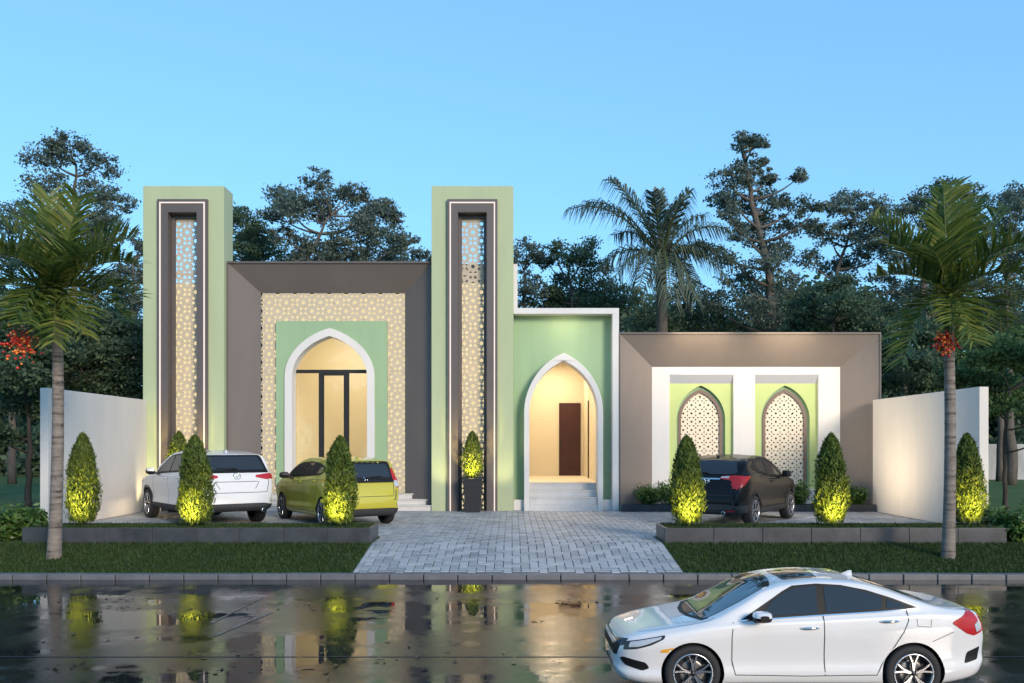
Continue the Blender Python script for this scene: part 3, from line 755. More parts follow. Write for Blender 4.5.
def mirror(c, root, mats, x, z, out=.15, h=.13, L=.22):
    for s in (-1, 1):
        yb = project(c, 'L' if s < 0 else 'R', x + .02, z - .03, 0).y
        mb = MB(); y0 = yb + s*.10; y1 = yb + s*(.10 + .19)
        vs = []
        for yy, k in ((y0, .72), (y0 + s*.03, 1.0), (y0 + s*.12, 1.0), (y1 - s*.03, .82), (y1, .5)):
            n = 12
            for q in range(n):
                a = 2*math.pi*q/n; ca, sa = math.cos(a), math.sin(a)
                vs.append((x + L*.5*k*math.copysign(abs(ca)**.6, ca), yy, z + .045 + h*.5*k*math.copysign(abs(sa)**.6, sa)))
        n = 12; fs = [(i*n+q, i*n+(q+1) % n, (i+1)*n+(q+1) % n, (i+1)*n+q) for i in range(4) for q in range(n)] + [tuple(range(n)), tuple(range(4*n, 5*n))]
        for fi in fs:
            zc = sum(vs[i][2] for i in fi)/len(fi); b0 = len(mb.v)
            mb.add([vs[i] for i in fi], [tuple(range(len(fi)))], 1 if zc < z + .05 else 0, len(fi) == 4)
        mb.add([(x-.06, yb - s*.02, z-.06), (x+.08, yb - s*.02, z-.06), (x+.06, y0 + s*.02, z-.005), (x-.05, y0 + s*.02, z-.005),
                (x-.06, yb - s*.02, z-.02), (x+.08, yb - s*.02, z-.02), (x+.06, y0 + s*.02, z+.02), (x-.05, y0 + s*.02, z+.02)],
               [(0,3,2,1),(4,5,6,7),(0,1,5,4),(1,2,6,5),(2,3,7,6),(3,0,4,7)], 1)
        mb.build('side_mirror', mats, root)
def make_car(c, label, cat, loc, rz, scale, body):
    c['hw'] = max(c['W'](x) for x in np.linspace(0, c['L'], 60))
    root = empty(c['name'], loc, rz, scale); tag(root, label, cat)
    V, Fc = car_shell(c); me = bool_arches(c, V, Fc)
    me.materials.clear(); me.materials.append(body); me.materials.append(CM['well'])
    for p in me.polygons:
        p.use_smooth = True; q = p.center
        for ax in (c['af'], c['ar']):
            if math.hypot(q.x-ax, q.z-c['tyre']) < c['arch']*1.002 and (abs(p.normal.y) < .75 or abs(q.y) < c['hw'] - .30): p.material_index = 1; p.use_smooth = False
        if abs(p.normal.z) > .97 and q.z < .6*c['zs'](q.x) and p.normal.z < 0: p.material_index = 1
    me.set_sharp_from_angle(angle=R(38))
    bo = link('body', me, root); bo.location = (-c['L']/2, 0, 0)
    c['bvh'] = BVHTree.FromPolygons([v.co.copy() for v in me.vertices], [tuple(p.vertices) for p in me.polygons])
    holder = bo
    def shift(o): o.location = (-c['L']/2, 0, 0); return o
    for item in c['items']:
        nm, mat, modes, poly = item[:4]; opt = item[4] if len(item) > 4 else {}
        if modes == 'LR': lst = [('L', poly), ('R', poly)]
        elif modes in ('BB', 'FF'): lst = [(modes[0], poly), (modes[0], [(-u, v) for u, v in poly][::-1])]
        else: lst = [(modes, poly)]
        for md, pl in lst:
            if opt.get('line'): mb = ribbon(c, md, pl, opt['line'], opt.get('off', .003))
            else: mb = decal_mb(c, md, pl, opt.get('off', .004), opt.get('thick', .02), opt.get('r', 0), opt.get('step', .07))
            bm_fix = mb.build(nm, mat, root); shift(bm_fix)
    for ax in (c['af'], c['ar']):
        for s in (-1, 1): wheel(root, ax - c['L']/2, s*(c['hw'] - c['tw']/2 - .015), s, c['tyre'], c['tw'], c.get('style', 'twin'), 0)
    n0 = len(root.children)
    c['extra'](c, root)
    for o in root.children:
        if o.name.split('.')[0] in ('side_mirror', 'exhaust', 'antenna', 'wiper', 'door_handle', 'spoiler', 'number_plate', 'emblem', 'roof_rail'): shift(o)
    return root
def handles(c, root, mat, spots, w=.20):
    for x, z in spots:
        for s, md in ((-1, 'L'), (1, 'R')):
            mb = MB(); pts = []
            for k in range(7):
                t = k/6; u = x + w*(t-.5); p = project(c, md, u, z + .008*t, .006 + .028*math.sin(math.pi*min(1, max(0, t)))**.5); pts.append(p)
            mb.tube(pts, [.010, .015, .017, .017, .017, .015, .010], 8); mb.build('door_handle', mat, root)
def wiper(c, root, a, b_):
    mb = MB(); P = [project(c, 'B', a[0]+(b_[0]-a[0])*t, a[1]+(b_[1]-a[1])*t, .02) for t in (0, .25, .5, .75, 1)]
    mb.tube(P, [.018, .012, .01, .009, .007], 6); mb.build('wiper', CM['trim'], root)
def fin(c, root, x, mat):
    mb = MB(); z = project(c, 'T', x, 0, 0).z - .01
    mb.add([(x-.11, -.02, z), (x-.11, .02, z), (x+.08, .028, z-.012), (x+.08, -.028, z-.012), (x+.045, -.006, z+.065), (x+.045, .006, z+.065), (x+.075, .006, z+.062), (x+.075, -.006, z+.062)],
           [(0,1,5,4),(1,2,6,5),(2,3,7,6),(3,0,4,7),(4,5,6,7)], 0, True); mb.build('antenna', mat, root)
def emblem(c, root, md, u, v, w, h, kind):
    """small raised maker's badge: oval ring with wings, or a rounded frame with an upright mark"""
    mb = MB(); n = 20
    def P(a, b_, off=.012): return project(c, md, u + a, v + b_, off)
    if kind == 'wing':
        ring = [P(w/2*math.cos(2*math.pi*k/n), h/2*math.sin(2*math.pi*k/n)) for k in range(n+1)]; mb.tube(ring, .007, 6)
        mb.tube([P(-w*.42, h*.14), P(-w*.2, h*.02), P(0, -h*.26), P(w*.2, h*.02), P(w*.42, h*.14)], .007, 6)
    else:
        fr = round_poly([(-w*.42, -h/2), (w*.42, -h/2), (w/2, h/2), (-w/2, h/2)], h*.25)
        mb.tube([P(*p) for p in fr + fr[:1]], .006, 6)
        mb.tube([P(-w*.22, -h*.38), P(-w*.30, h*.38)], .008, 6); mb.tube([P(w*.22, -h*.38), P(w*.30, h*.38)], .008, 6); mb.tube([P(-w*.25, 0), P(w*.25, 0)], .008, 6)
    mb.build('emblem', CM['chrome'], root)
def exhaust(c, root, x, ys, z, r=.035):
    for y in ys:
        mb = MB(); n = 20
        mb.lathe([(r*.8, 0), (r, 0), (r, -.14), (r*.8, -.14), (r*.8, 0)], n, 'z')
        mb.v = [(x + v[2], y + v[0], z + v[1]) for v in mb.v]; mb.build('exhaust', CM['chrome'], root)

# --- white four-door saloon in the road
sd = dict(name='saloon_car', L=4.60, af=.93, ar=3.63, tyre=.345, tw=.225, arch=.385, tumble=.44,
  zt=curve([(0,.62),(.03,.68),(.12,.75),(.3,.815),(.6,.88),(.9,.935),(1.10,.975),(1.5,1.18),(1.93,1.385),(2.2,1.445),(2.6,1.475),(3.0,1.455),(3.4,1.36),(3.75,1.24),(4.05,1.145),(4.3,1.115),(4.48,1.09),(4.54,1.02),(4.58,.90),(4.60,.80)]),
  zs=curve([(0,.585),(.03,.64),(.12,.70),(.3,.745),(.7,.84),(1.2,.935),(1.6,.975),(2.5,1.02),(3.3,1.065),(3.8,1.09),(4.2,1.07),(4.45,1.02),(4.54,.94),(4.60,.77)]),
  zb=curve([(0,.34),(.04,.26),(.15,.20),(.5,.175),(2,.175),(3.8,.175),(4.2,.22),(4.5,.29),(4.6,.42)]),
  W=curve([(0,.50),(.02,.58),(.06,.66),(.15,.755),(.35,.845),(.7,.89),(1.0,.90),(1.8,.885),(2.8,.89),(3.6,.905),(4.1,.885),(4.4,.815),(4.54,.73),(4.58,.68),(4.60,.62)]))
DLO = [(1.52,.99),(1.70,1.10),(1.90,1.22),(2.07,1.325),(2.2,1.39),(2.5,1.415),(2.8,1.40),(3.1,1.345),(3.4,1.255),(3.68,1.15),(3.55,1.13),(3.2,1.10),(2.55,1.06),(1.9,1.015)]
def side_glass(name, poly, off=.014): return (name, CM['glass'], 'LR', poly, dict(off=off, thick=.012, r=.02, step=.05))
sd['items'] = [
  ('window_trim', CM['trim'], 'LR', DLO, dict(off=.008, thick=.02, step=.05)),
  side_glass('side_window', [(1.78,1.035),(1.92,1.20),(2.08,1.305),(2.24,1.365),(2.49,1.39),(2.47,1.075),(2.0,1.045)]),
  side_glass('side_window', [(2.575,1.08),(2.585,1.39),(2.8,1.375),(3.08,1.325),(3.27,1.265),(3.25,1.13),(3.0,1.105)]),
  side_glass('quarter_window', [(3.31,1.135),(3.33,1.25),(3.58,1.16),(3.5,1.148)]),
  ('window_trim', CM['chrome'], 'LR', [(1.50,.985),(1.9,1.008),(2.55,1.052),(3.2,1.092),(3.6,1.128)], dict(line=.014, off=.010)),
  ('windscreen', CM['glass'], 'T', [(1.12,-.63),(1.01,-.30),(.98,0),(1.01,.30),(1.12,.63),(1.50,.655),(1.95,.59),(2.03,.25),(2.045,0),(2.03,-.25),(1.95,-.59),(1.50,-.655)], dict(off=.006, r=.05)),
  ('scuttle', CM['trim'], 'T', [(1.07,-.68),(.95,-.28),(.925,0),(.95,.28),(1.07,.68),(1.17,.68),(1.05,.25),(1.02,0),(1.05,-.25),(1.17,-.68)], dict(off=.002)),
  ('rear_window', CM['glass'], 'T', [(3.28,-.50),(3.20,-.2),(3.19,0),(3.20,.2),(3.28,.50),(3.75,.52),(3.92,.50),(3.98,0),(3.92,-.50),(3.75,-.52)], dict(off=.006, r=.05)),
  ('sunroof', CM['glass'], 'T', [(2.17,-.42),(2.15,0),(2.17,.42),(2.60,.43),(2.62,0),(2.60,-.43)], dict(off=.005, r=.06)),
  ('panel_gap', CM['seam'], 'LR', [(1.43,.97),(1.405,.80),(1.41,.5),(1.45,.33)], dict(line=.011)),
  ('panel_gap', CM['seam'], 'LR', [(2.535,1.06),(2.54,.6),(2.55,.32)], dict(line=.011)),
  ('panel_gap', CM['seam'], 'LR', [(3.55,1.12),(3.56,1.0),(3.50,.86),(3.36,.62),(3.24,.45),(3.18,.33)], dict(line=.011)),
  ('panel_gap', CM['seam'], 'LR', [(1.45,.33),(2.3,.315),(3.18,.33)], dict(line=.010)),
  ('panel_gap', CM['seam'], 'LR', [(3.86,.74),(4.12,.86)], dict(line=.007)),
  ('panel_gap', CM['seam'], 'LR', [(3.66,1.02),(3.67,.93),(3.83,.92),(3.84,1.01)], dict(line=.006)),
  ('panel_gap', CM['seam'], 'T', [(.30,-.62),(.55,-.72),(.9,-.78),(1.22,-.76)], dict(line=.009)),
  ('panel_gap', CM['seam'], 'T', [(.30,.62),(.55,.72),(.9,.78),(1.22,.76)], dict(line=.009)),
  ('headlight', CM['shade'], 'LR', [(.10,.605),(.12,.705),(.60,.81),(.58,.765),(.42,.685),(.26,.635)], dict(off=.005, r=.02, step=.04)),
  ('headlight_lens', CM['clear'], 'LR', [(.16,.645),(.18,.705),(.56,.79),(.54,.765),(.39,.70),(.27,.66)], dict(off=.010, r=.02, step=.04)),
  ('headlight', CM['shade'], 'FF', [(.44,.63),(.44,.70),(.70,.74),(.70,.65)], dict(off=.006, r=.02, step=.04)),
  ('grille', CM['trim'], 'F', [(-.60,.52),(.60,.52),(.66,.66),(.58,.68),(-.58,.68),(-.66,.66)], dict(off=.008, r=.03, step=.05)),
  ('grille_bar', CM['chrome'], 'F', [(-.52,.635),(.52,.635),(.56,.67),(-.56,.67)], dict(off=.02, r=.015, step=.05)),
  ('lower_grille', CM['trim'], 'F', [(-.40,.25),(.40,.25),(.34,.36),(-.34,.36)], dict(off=.006, r=.03, step=.05)),
  ('fog_surround', CM['trim'], 'LR', [(.06,.49),(.10,.52),(.36,.47),(.41,.40),(.32,.365),(.12,.42)], dict(off=.006, r=.03, step=.04)),
  ('marker_light', CM['amber'], 'LR', [(.53,.60),(.545,.635),(.70,.665),(.655,.605)], dict(off=.005, r=.01, step=.04)),
  ('tail_light', CM['red'], 'LR', [(4.10,.96),(4.12,.985),(4.36,1.10),(4.43,1.06),(4.52,.84),(4.40,.80),(4.30,.83)], dict(off=.007, r=.02, step=.04)),
  ('tail_light', CM['red'], 'BB', [(.46,.90),(.46,.98),(.72,1.04),(.74,.84),(.62,.84)], dict(off=.006, r=.02, step=.04)),
  ('tail_light_lens', CM['clear'], 'LR', [(4.40,.93),(4.46,.98),(4.50,.87),(4.43,.84)], dict(off=.012, r=.01, step=.03)),
  ('rear_reflector', CM['trim'], 'LR', [(4.27,.46),(4.31,.60),(4.50,.66),(4.46,.50)], dict(off=.006, r=.03, step=.04)),
  ('sill', CM['seam'], 'LR', [(1.36,.20),(1.36,.228),(3.20,.228),(3.20,.20)], dict(off=.006, step=.1)),
]
def ex(c, root):
    mirror(c, root, [wp, CM['trim']], 1.74, 1.02); handles(c, root, CM['chrome'], [(2.36, .90), (3.33, .985)], .23); fin(c, root, 3.12, wp)
    exhaust(c, root, 4.58, (-.5, .5), .30)
sd['extra'] = ex
wp = paint('white_car_paint', (.70, .69, .68), 0, .3)
SC = .70; YS = 8.32; sx = ((690 + 915)/2 - 512)*(F*(EYE-ROADZ)/262)/F - SC*((.93+3.63)/2 - 2.30) + .055
make_car(sd, 'white four-door saloon with sunroof driving along the wet road in front', 'car', (sx, YS, ROADZ), 0, SC, wp)

# --- white SUV
su = dict(name='suv_car', L=4.55, af=.92, ar=3.62, tyre=.36, tw=.235, arch=.40, tumble=.38,
  zt=curve([(0,.74),(.04,.86),(.15,.95),(.4,1.03),(.9,1.10),(1.25,1.15),(1.6,1.36),(2.0,1.58),(2.35,1.665),(2.8,1.69),(3.4,1.67),(3.9,1.615),(4.08,1.58),(4.15,1.53),(4.36,1.24),(4.44,1.14),(4.49,1.02),(4.52,.88),(4.55,.70)]),
  zs=curve([(0,.70),(.04,.80),(.15,.88),(.5,.97),(1.1,1.06),(2,1.09),(3,1.13),(3.7,1.18),(4.15,1.20),(4.36,1.14),(4.45,1.03),(4.52,.82),(4.55,.66)]),
  zb=curve([(0,.42),(.1,.32),(.5,.28),(3.8,.28),(4.3,.32),(4.5,.36),(4.55,.42)]),
  W=curve([(0,.58),(.04,.68),(.15,.79),(.4,.88),(.9,.92),(2,.91),(3.6,.925),(4.1,.90),(4.35,.86),(4.47,.82),(4.52,.79),(4.55,.74)]))
def suv_items(k, tail, glass_rear, belt):
    return k
su['items'] = [
  ('window_trim', CM['trim'], 'LR', [(1.50,1.10),(1.75,1.30),(2.0,1.46),(2.3,1.56),(2.8,1.59),(3.4,1.56),(3.8,1.49),(4.02,1.36),(3.9,1.24),(3.4,1.19),(2.5,1.15)], dict(off=.008, step=.06)),
  side_glass('side_window', [(1.68,1.15),(1.85,1.32),(2.05,1.45),(2.32,1.53),(2.5,1.545),(2.5,1.185)]),
  side_glass('side_window', [(2.58,1.19),(2.58,1.548),(2.9,1.555),(3.38,1.52),(3.36,1.225)]),
  side_glass('quarter_window', [(3.43,1.235),(3.45,1.51),(3.74,1.46),(3.94,1.36),(3.84,1.27)]),
  ('windscreen', CM['glass'], 'T', [(1.22,-.66),(1.14,0),(1.22,.66),(1.60,.65),(1.95,.60),(2.03,0),(1.95,-.60),(1.60,-.65)], dict(off=.006, r=.05)),
  ('window_trim', CM['trim'], 'B', [(-.76,1.17),(.76,1.17),(.66,1.55),(.60,1.565),(-.60,1.565),(-.66,1.55)], dict(off=.004, r=.03)),
  ('rear_window', CM['glass'], 'B', [(-.68,1.235),(.68,1.235),(.58,1.525),(-.58,1.525)], dict(off=.009, r=.05)),
  ('tail_light', CM['red'], 'BB', [(.42,1.075),(.44,1.12),(.80,1.16),(.84,1.04),(.66,1.02)], dict(off=.008, r=.02, step=.04)),
  ('tail_light', CM['red'], 'LR', [(4.06,1.10),(4.10,1.14),(4.40,1.15),(4.45,1.03),(4.30,1.01)], dict(off=.008, r=.02, step=.04)),
  ('plate_recess', CM['seam'], 'B', [(-.40,.82),(-.50,.98),(.50,.98),(.40,.82)], dict(line=.012)),
  ('panel_gap', CM['seam'], 'B', [(-.70,1.14),(-.72,.95),(-.66,.74),(.66,.74),(.72,.95),(.70,1.14)], dict(line=.012)),
  ('panel_gap', CM['seam'], 'LR', [(1.42,1.08),(1.40,.75),(1.44,.45)], dict(line=.012)), ('panel_gap', CM['seam'], 'LR', [(2.54,1.16),(2.55,.45)], dict(line=.012)),
  ('panel_gap', CM['seam'], 'LR', [(3.62,1.2),(3.55,.95),(3.32,.80),(3.17,.5)], dict(line=.012)),
  ('rear_cladding', CM['clad'], 'B', [(-.80,.30),(.80,.30),(.82,.46),(.6,.50),(-.6,.50),(-.82,.46)], dict(off=.008, r=.03)),
  ('sill_cladding', CM['clad'], 'LR', [(1.30,.30),(1.30,.43),(3.24,.43),(3.24,.30)], dict(off=.010)),
  ('arch_cladding', CM['clad'], 'LR', arc_band(.92, .36, .401, .455, -8, 188), dict(off=.010, step=.09)),
  ('arch_cladding', CM['clad'], 'LR', arc_band(3.62, .36, .401, .455, -8, 188), dict(off=.010, step=.09)),
  ('rear_cladding', CM['clad'], 'LR', [(4.06,.36),(4.10,.48),(4.52,.47),(4.52,.36)], dict(off=.008)),
  ('headlight', CM['clear'], 'LR', [(.12,.82),(.16,.89),(.58,.97),(.50,.89)], dict(off=.006, r=.02, step=.05)),
  ('grille', CM['trim'], 'F', [(-.50,.48),(.50,.48),(.60,.76),(-.60,.76)], dict(off=.006, r=.05)),
]
def ex2(c, root):
    mirror(c, root, [wp, CM['trim']], 1.72, 1.13, h=.17); handles(c, root, wp, [(2.36, 1.02), (3.32, 1.06)]); fin(c, root, 3.75, wp)
    wiper(c, root, (.02, 1.245), (-.42, 1.27)); emblem(c, root, 'B', 0, 1.10, .17, .13, 'wing'); exhaust(c, root, 4.56, (-.58, .58), .34, .04)
su['extra'] = ex2
make_car(su, 'white SUV parked under the left tower with its rear to the road', 'car', (-7.66, 22.3, .004), R(-52), 1.03, wp)

# --- yellow-green hatchback
ha = dict(name='hatchback_car', L=3.99, af=.80, ar=3.33, tyre=.31, tw=.20, arch=.345, tumble=.34,
  zt=curve([(0,.62),(.04,.74),(.15,.84),(.4,.95),(.8,1.06),(1.05,1.13),(1.5,1.36),(1.85,1.48),(2.2,1.535),(2.7,1.535),(3.3,1.49),(3.62,1.445),(3.68,1.40),(3.82,1.06),(3.87,.98),(3.93,.84),(3.97,.70),(3.99,.58)]),
  zs=curve([(0,.58),(.04,.68),(.15,.76),(.5,.87),(1.0,.95),(1.6,.99),(2.4,1.03),(3.1,1.08),(3.6,1.10),(3.8,1.03),(3.88,.94),(3.95,.74),(3.99,.54)]),
  zb=curve([(0,.32),(.1,.22),(.5,.19),(3.4,.19),(3.8,.22),(3.95,.27),(3.99,.36)]),
  W=curve([(0,.52),(.04,.62),(.15,.73),(.4,.81),(.8,.845),(2,.84),(3.3,.85),(3.6,.835),(3.8,.80),(3.9,.77),(3.96,.73),(3.99,.68)]))
yp = paint('yellow_green_car_paint', (.50, .44, .03), .2, .35)
ha['items'] = [
  ('window_trim', CM['trim'], 'LR', [(1.02,1.0),(1.3,1.18),(1.6,1.32),(1.9,1.39),(2.4,1.42),(3.0,1.39),(3.35,1.32),(3.45,1.22),(3.2,1.13),(2.4,1.085),(1.5,1.035)], dict(off=.008, step=.06)),
  side_glass('quarter_window', [(1.12,1.03),(1.32,1.165),(1.36,1.045)]),
  side_glass('side_window', [(1.42,1.06),(1.44,1.21),(1.66,1.31),(1.95,1.37),(2.22,1.385),(2.2,1.105)]),
  side_glass('side_window', [(2.28,1.11),(2.30,1.385),(2.7,1.38),(3.0,1.35),(2.98,1.145)]),
  side_glass('quarter_window', [(3.04,1.15),(3.05,1.34),(3.3,1.285),(3.36,1.22),(3.24,1.165)]),
  ('windscreen', CM['glass'], 'T', [(1.0,-.62),(.92,0),(1.0,.62),(1.4,.61),(1.78,.54),(1.86,0),(1.78,-.54),(1.4,-.61)], dict(off=.006, r=.05)),
  ('window_trim', CM['trim'], 'B', [(-.70,.985),(.70,.985),(.62,1.40),(.55,1.425),(-.55,1.425),(-.62,1.40)], dict(off=.004, r=.03)),
  ('rear_window', CM['glass'], 'B', [(-.62,1.07),(.62,1.07),(.545,1.36),(-.545,1.36)], dict(off=.009, r=.05)),
  ('tail_light', CM['red'], 'BB', [(.66,1.01),(.635,1.24),(.68,1.30),(.74,1.02),(.76,.84),(.70,.84)], dict(off=.010, r=.015, step=.04)),
  ('tail_light', CM['clear'], 'BB', [(.66,.86),(.66,.99),(.745,1.0),(.765,.86)], dict(off=.016, r=.015, step=.04)),
  ('tail_light', CM['red'], 'LR', [(3.68,1.02),(3.62,1.22),(3.70,1.24),(3.80,1.05),(3.90,.86),(3.76,.86)], dict(off=.008, r=.015, step=.04)),
  ('garnish', CM['trim'], 'B', [(-.66,.955),(.66,.955),(.66,.99),(.3,1.0),(.2,1.05),(-.2,1.05),(-.3,1.0),(-.66,.99)], dict(off=.018, step=.05)),
  ('panel_gap', CM['seam'], 'B', [(-.64,.95),(-.62,.66),(.62,.66),(.64,.95)], dict(line=.011)), ('panel_gap', CM['seam'], 'BB', [(.69,.80),(.66,.60),(.62,.57)], dict(line=.022)),
  ('rear_cladding', CM['clad'], 'B', [(-.70,.22),(.70,.22),(.74,.38),(.6,.40),(.5,.36),(-.5,.36),(-.6,.40),(-.74,.38)], dict(off=.008, r=.02)),
  ('panel_gap', CM['seam'], 'LR', [(1.22,.98),(1.20,.65),(1.26,.35)], dict(line=.011)), ('panel_gap', CM['seam'], 'LR', [(2.24,1.08),(2.25,.33)], dict(line=.011)),
  ('panel_gap', CM['seam'], 'LR', [(3.10,1.12),(3.10,.9),(2.98,.66),(2.9,.36)], dict(line=.011)), ('panel_gap', CM['seam'], 'LR', [(1.26,.30),(2.9,.30)], dict(line=.012)),
  ('crease_shade_line', CM['seam'], 'LR', [(1.5,.93),(2.4,.975),(3.2,1.02)], dict(line=.005)),  # thin dark line painted in for the shade along the side crease
  ('headlight', CM['clear'], 'LR', [(.10,.70),(.14,.78),(.62,.92),(.50,.80)], dict(off=.006, r=.02, step=.05)),
  ('grille', CM['trim'], 'F', [(-.50,.56),(.50,.56),(.52,.66),(-.52,.66)], dict(off=.006, r=.03)),
]
def ex3(c, root):
    mirror(c, root, [CM['clad'], CM['trim']], 1.42, 1.04, h=.15); handles(c, root, yp, [(2.06, .94), (2.93, .98)]); fin(c, root, 3.35, yp)
    wiper(c, root, (0, 1.06), (.40, 1.09)); emblem(c, root, 'B', 0, 1.025, .12, .085, 'frame')
ha['extra'] = ex3
make_car(ha, 'yellow-green hatchback parked in front of the lit glass doors', 'car', (-4.38, 22.0, .004), R(-56), 1.03, yp)

# --- black compact SUV
hr = dict(name='suv_car', L=4.30, af=.86, ar=3.47, tyre=.345, tw=.225, arch=.38, tumble=.42,
  zt=curve([(0,.72),(.04,.84),(.15,.93),(.4,1.0),(.9,1.07),(1.2,1.12),(1.6,1.36),(1.95,1.53),(2.3,1.60),(2.7,1.61),(3.3,1.57),(3.7,1.51),(3.80,1.47),(4.06,1.20),(4.14,1.10),(4.20,.98),(4.26,.82),(4.30,.64)]),
  zs=curve([(0,.68),(.04,.78),(.15,.86),(.5,.95),(1.1,1.03),(2,1.06),(2.8,1.12),(3.4,1.19),(3.8,1.20),(4.05,1.11),(4.16,.99),(4.25,.76),(4.30,.60)]),
  zb=curve([(0,.38),(.1,.28),(.5,.25),(3.5,.25),(4.0,.28),(4.25,.33),(4.3,.40)]),
  W=curve([(0,.55),(.04,.65),(.15,.76),(.4,.84),(.86,.885),(2,.875),(2.8,.88),(3.45,.895),(3.8,.885),(4.05,.84),(4.2,.79),(4.26,.75),(4.3,.70)]))
kp = paint('black_car_paint', (.004, .004, .004), 0, .5); kp.node_tree.nodes['Principled BSDF'].inputs['Specular IOR Level'].default_value = .1; kp.node_tree.nodes['Principled BSDF'].inputs['Coat Weight'].default_value = .4
hr['items'] = [
  ('window_trim', CM['trim'], 'LR', [(1.46,1.07),(1.75,1.27),(2.0,1.41),(2.3,1.50),(2.7,1.51),(3.2,1.46),(3.6,1.35),(3.55,1.29),(3.2,1.22),(2.4,1.12)], dict(off=.008, step=.06)),
  side_glass('side_window', [(1.64,1.11),(1.85,1.29),(2.05,1.40),(2.32,1.465),(2.48,1.475),(2.48,1.15)]),
  side_glass('side_window', [(2.56,1.16),(2.56,1.475),(2.8,1.465),(3.18,1.42),(3.36,1.36),(3.1,1.235)]),
  ('windscreen', CM['glass'], 'T', [(1.16,-.64),(1.08,0),(1.16,.64),(1.55,.62),(1.90,.55),(1.98,0),(1.90,-.55),(1.55,-.62)], dict(off=.006, r=.05)),
  ('rear_window', CM['glass'], 'B', [(-.66,1.20),(-.50,1.175),(.50,1.175),(.66,1.20),(.56,1.46),(-.56,1.46)], dict(off=.007, r=.04)),
  ('tail_light', CM['red'], 'BB', [(.30,1.08),(.32,1.13),(.62,1.155),(.80,1.14),(.80,.95),(.72,.84),(.62,.92),(.56,1.04)], dict(off=.008, r=.015, step=.04)),
  ('tail_light_lens', CM['clear'], 'BB', [(.31,1.09),(.32,1.12),(.50,1.135),(.50,1.09)], dict(off=.013, step=.05)),
  ('tail_light', CM['red'], 'LR', [(3.84,1.12),(3.86,1.14),(4.10,1.13),(4.20,.97),(4.24,.86),(4.12,.92)], dict(off=.008, r=.015, step=.04)),
  ('garnish', CM['chrome'], 'B', [(-.30,1.06),(.30,1.06),(.30,1.09),(-.30,1.09)], dict(off=.010)),
  ('panel_gap', CM['seam'], 'B', [(-.60,.9),(-.58,.72),(.58,.72),(.60,.9)], dict(line=.010)),
  ('rear_cladding', CM['clad'], 'B', [(-.74,.28),(.74,.28),(.78,.46),(.6,.52),(-.6,.52),(-.78,.46)], dict(off=.010, r=.03)),
  ('rear_reflector', CM['red'], 'BB', [(.46,.36),(.46,.39),(.68,.41),(.68,.37)], dict(off=.016)),
  ('sill_cladding', CM['clad'], 'LR', [(1.22,.27),(1.22,.40),(3.11,.40),(3.11,.27)], dict(off=.010)),
  ('arch_cladding', CM['clad'], 'LR', arc_band(.86, .345, .381, .43, -8, 188), dict(off=.010, step=.09)),
  ('arch_cladding', CM['clad'], 'LR', arc_band(3.47, .345, .381, .43, -8, 188), dict(off=.010, step=.09)),
  ('rear_cladding', CM['clad'], 'LR', [(3.89,.34),(3.92,.50),(4.26,.48),(4.26,.34)], dict(off=.010)),
  ('panel_gap', CM['seam'], 'LR', [(1.36,1.04),(1.34,.7),(1.38,.42)], dict(line=.011)), ('panel_gap', CM['seam'], 'LR', [(2.52,1.13),(2.53,.42)], dict(line=.011)),
  ('headlight', CM['clear'], 'LR', [(.12,.79),(.16,.86),(.58,.94),(.50,.86)], dict(off=.006, r=.02, step=.05)),
  ('grille', CM['trim'], 'F', [(-.5,.48),(.5,.48),(.56,.74),(-.56,.74)], dict(off=.006, r=.04)),
]
def ex4(c, root):
    mirror(c, root, [kp, CM['trim']], 1.68, 1.10, h=.17); handles(c, root, kp, [(2.32, .98)]); fin(c, root, 3.45, kp)
    wiper(c, root, (0, 1.19), (-.40, 1.21)); exhaust(c, root, 4.30, (.42,), .33, .04); emblem(c, root, 'B', 0, 1.03, .13, .10, 'frame')
hr['extra'] = ex4
make_car(hr, 'black compact SUV parked before the arched niches of the taupe block', 'car', (5.54, 22.0, .004), R(180+56), 1.01, kp)
# ------------------------------------------------------------------ vegetation
def unit(v): return v/np.maximum(np.linalg.norm(v, axis=1, keepdims=True), 1e-9)
def leafquads(C, ln, wd, up=.4, out=None, dirs=None):
    """rhombic leaves at points C; ln, wd half-sizes; out = outward directions to face towards"""
    n = len(C); nn = rng.normal(0, 1, (n, 3)); nn[:, 2] += up
    if out is not None: nn = nn*.8 + out*1.0
    nn = unit(nn)
    t = rng.normal(0, 1, (n, 3)) if dirs is None else dirs + rng.normal(0, .35, (n, 3))
    t = unit(t - nn*np.sum(t*nn, 1, keepdims=True)); b_ = np.cross(nn, t)
    k = rng.uniform(.6, 1.3, (n, 1)); L = ln*k; W = wd*k
    return np.stack([C - t*L, C + b_*W - t*L*.1, C + t*L, C - b_*W - t*L*.1], 1).reshape(-1, 3)
def clump_points(c, r, dens, flat=.75, ry=None):
    """one leafy clump made of many little sprays, uneven at the edge"""
    m = max(6, int(23*dens)); d = unit(rng.normal(0, 1, (m, 3))); rad = r*rng.uniform(.25, 1.0, (m, 1))**.7
    P = d*rad*np.array([1, ry or 1, flat]); out = []
    for p in P:
        k = int(rng.integers(26, 60)); s = r*rng.uniform(.13, .27)
        out.append(c + p + rng.normal(0, 1, (k, 3))*np.array([s, s, s*.55]))
    return np.concatenate(out)
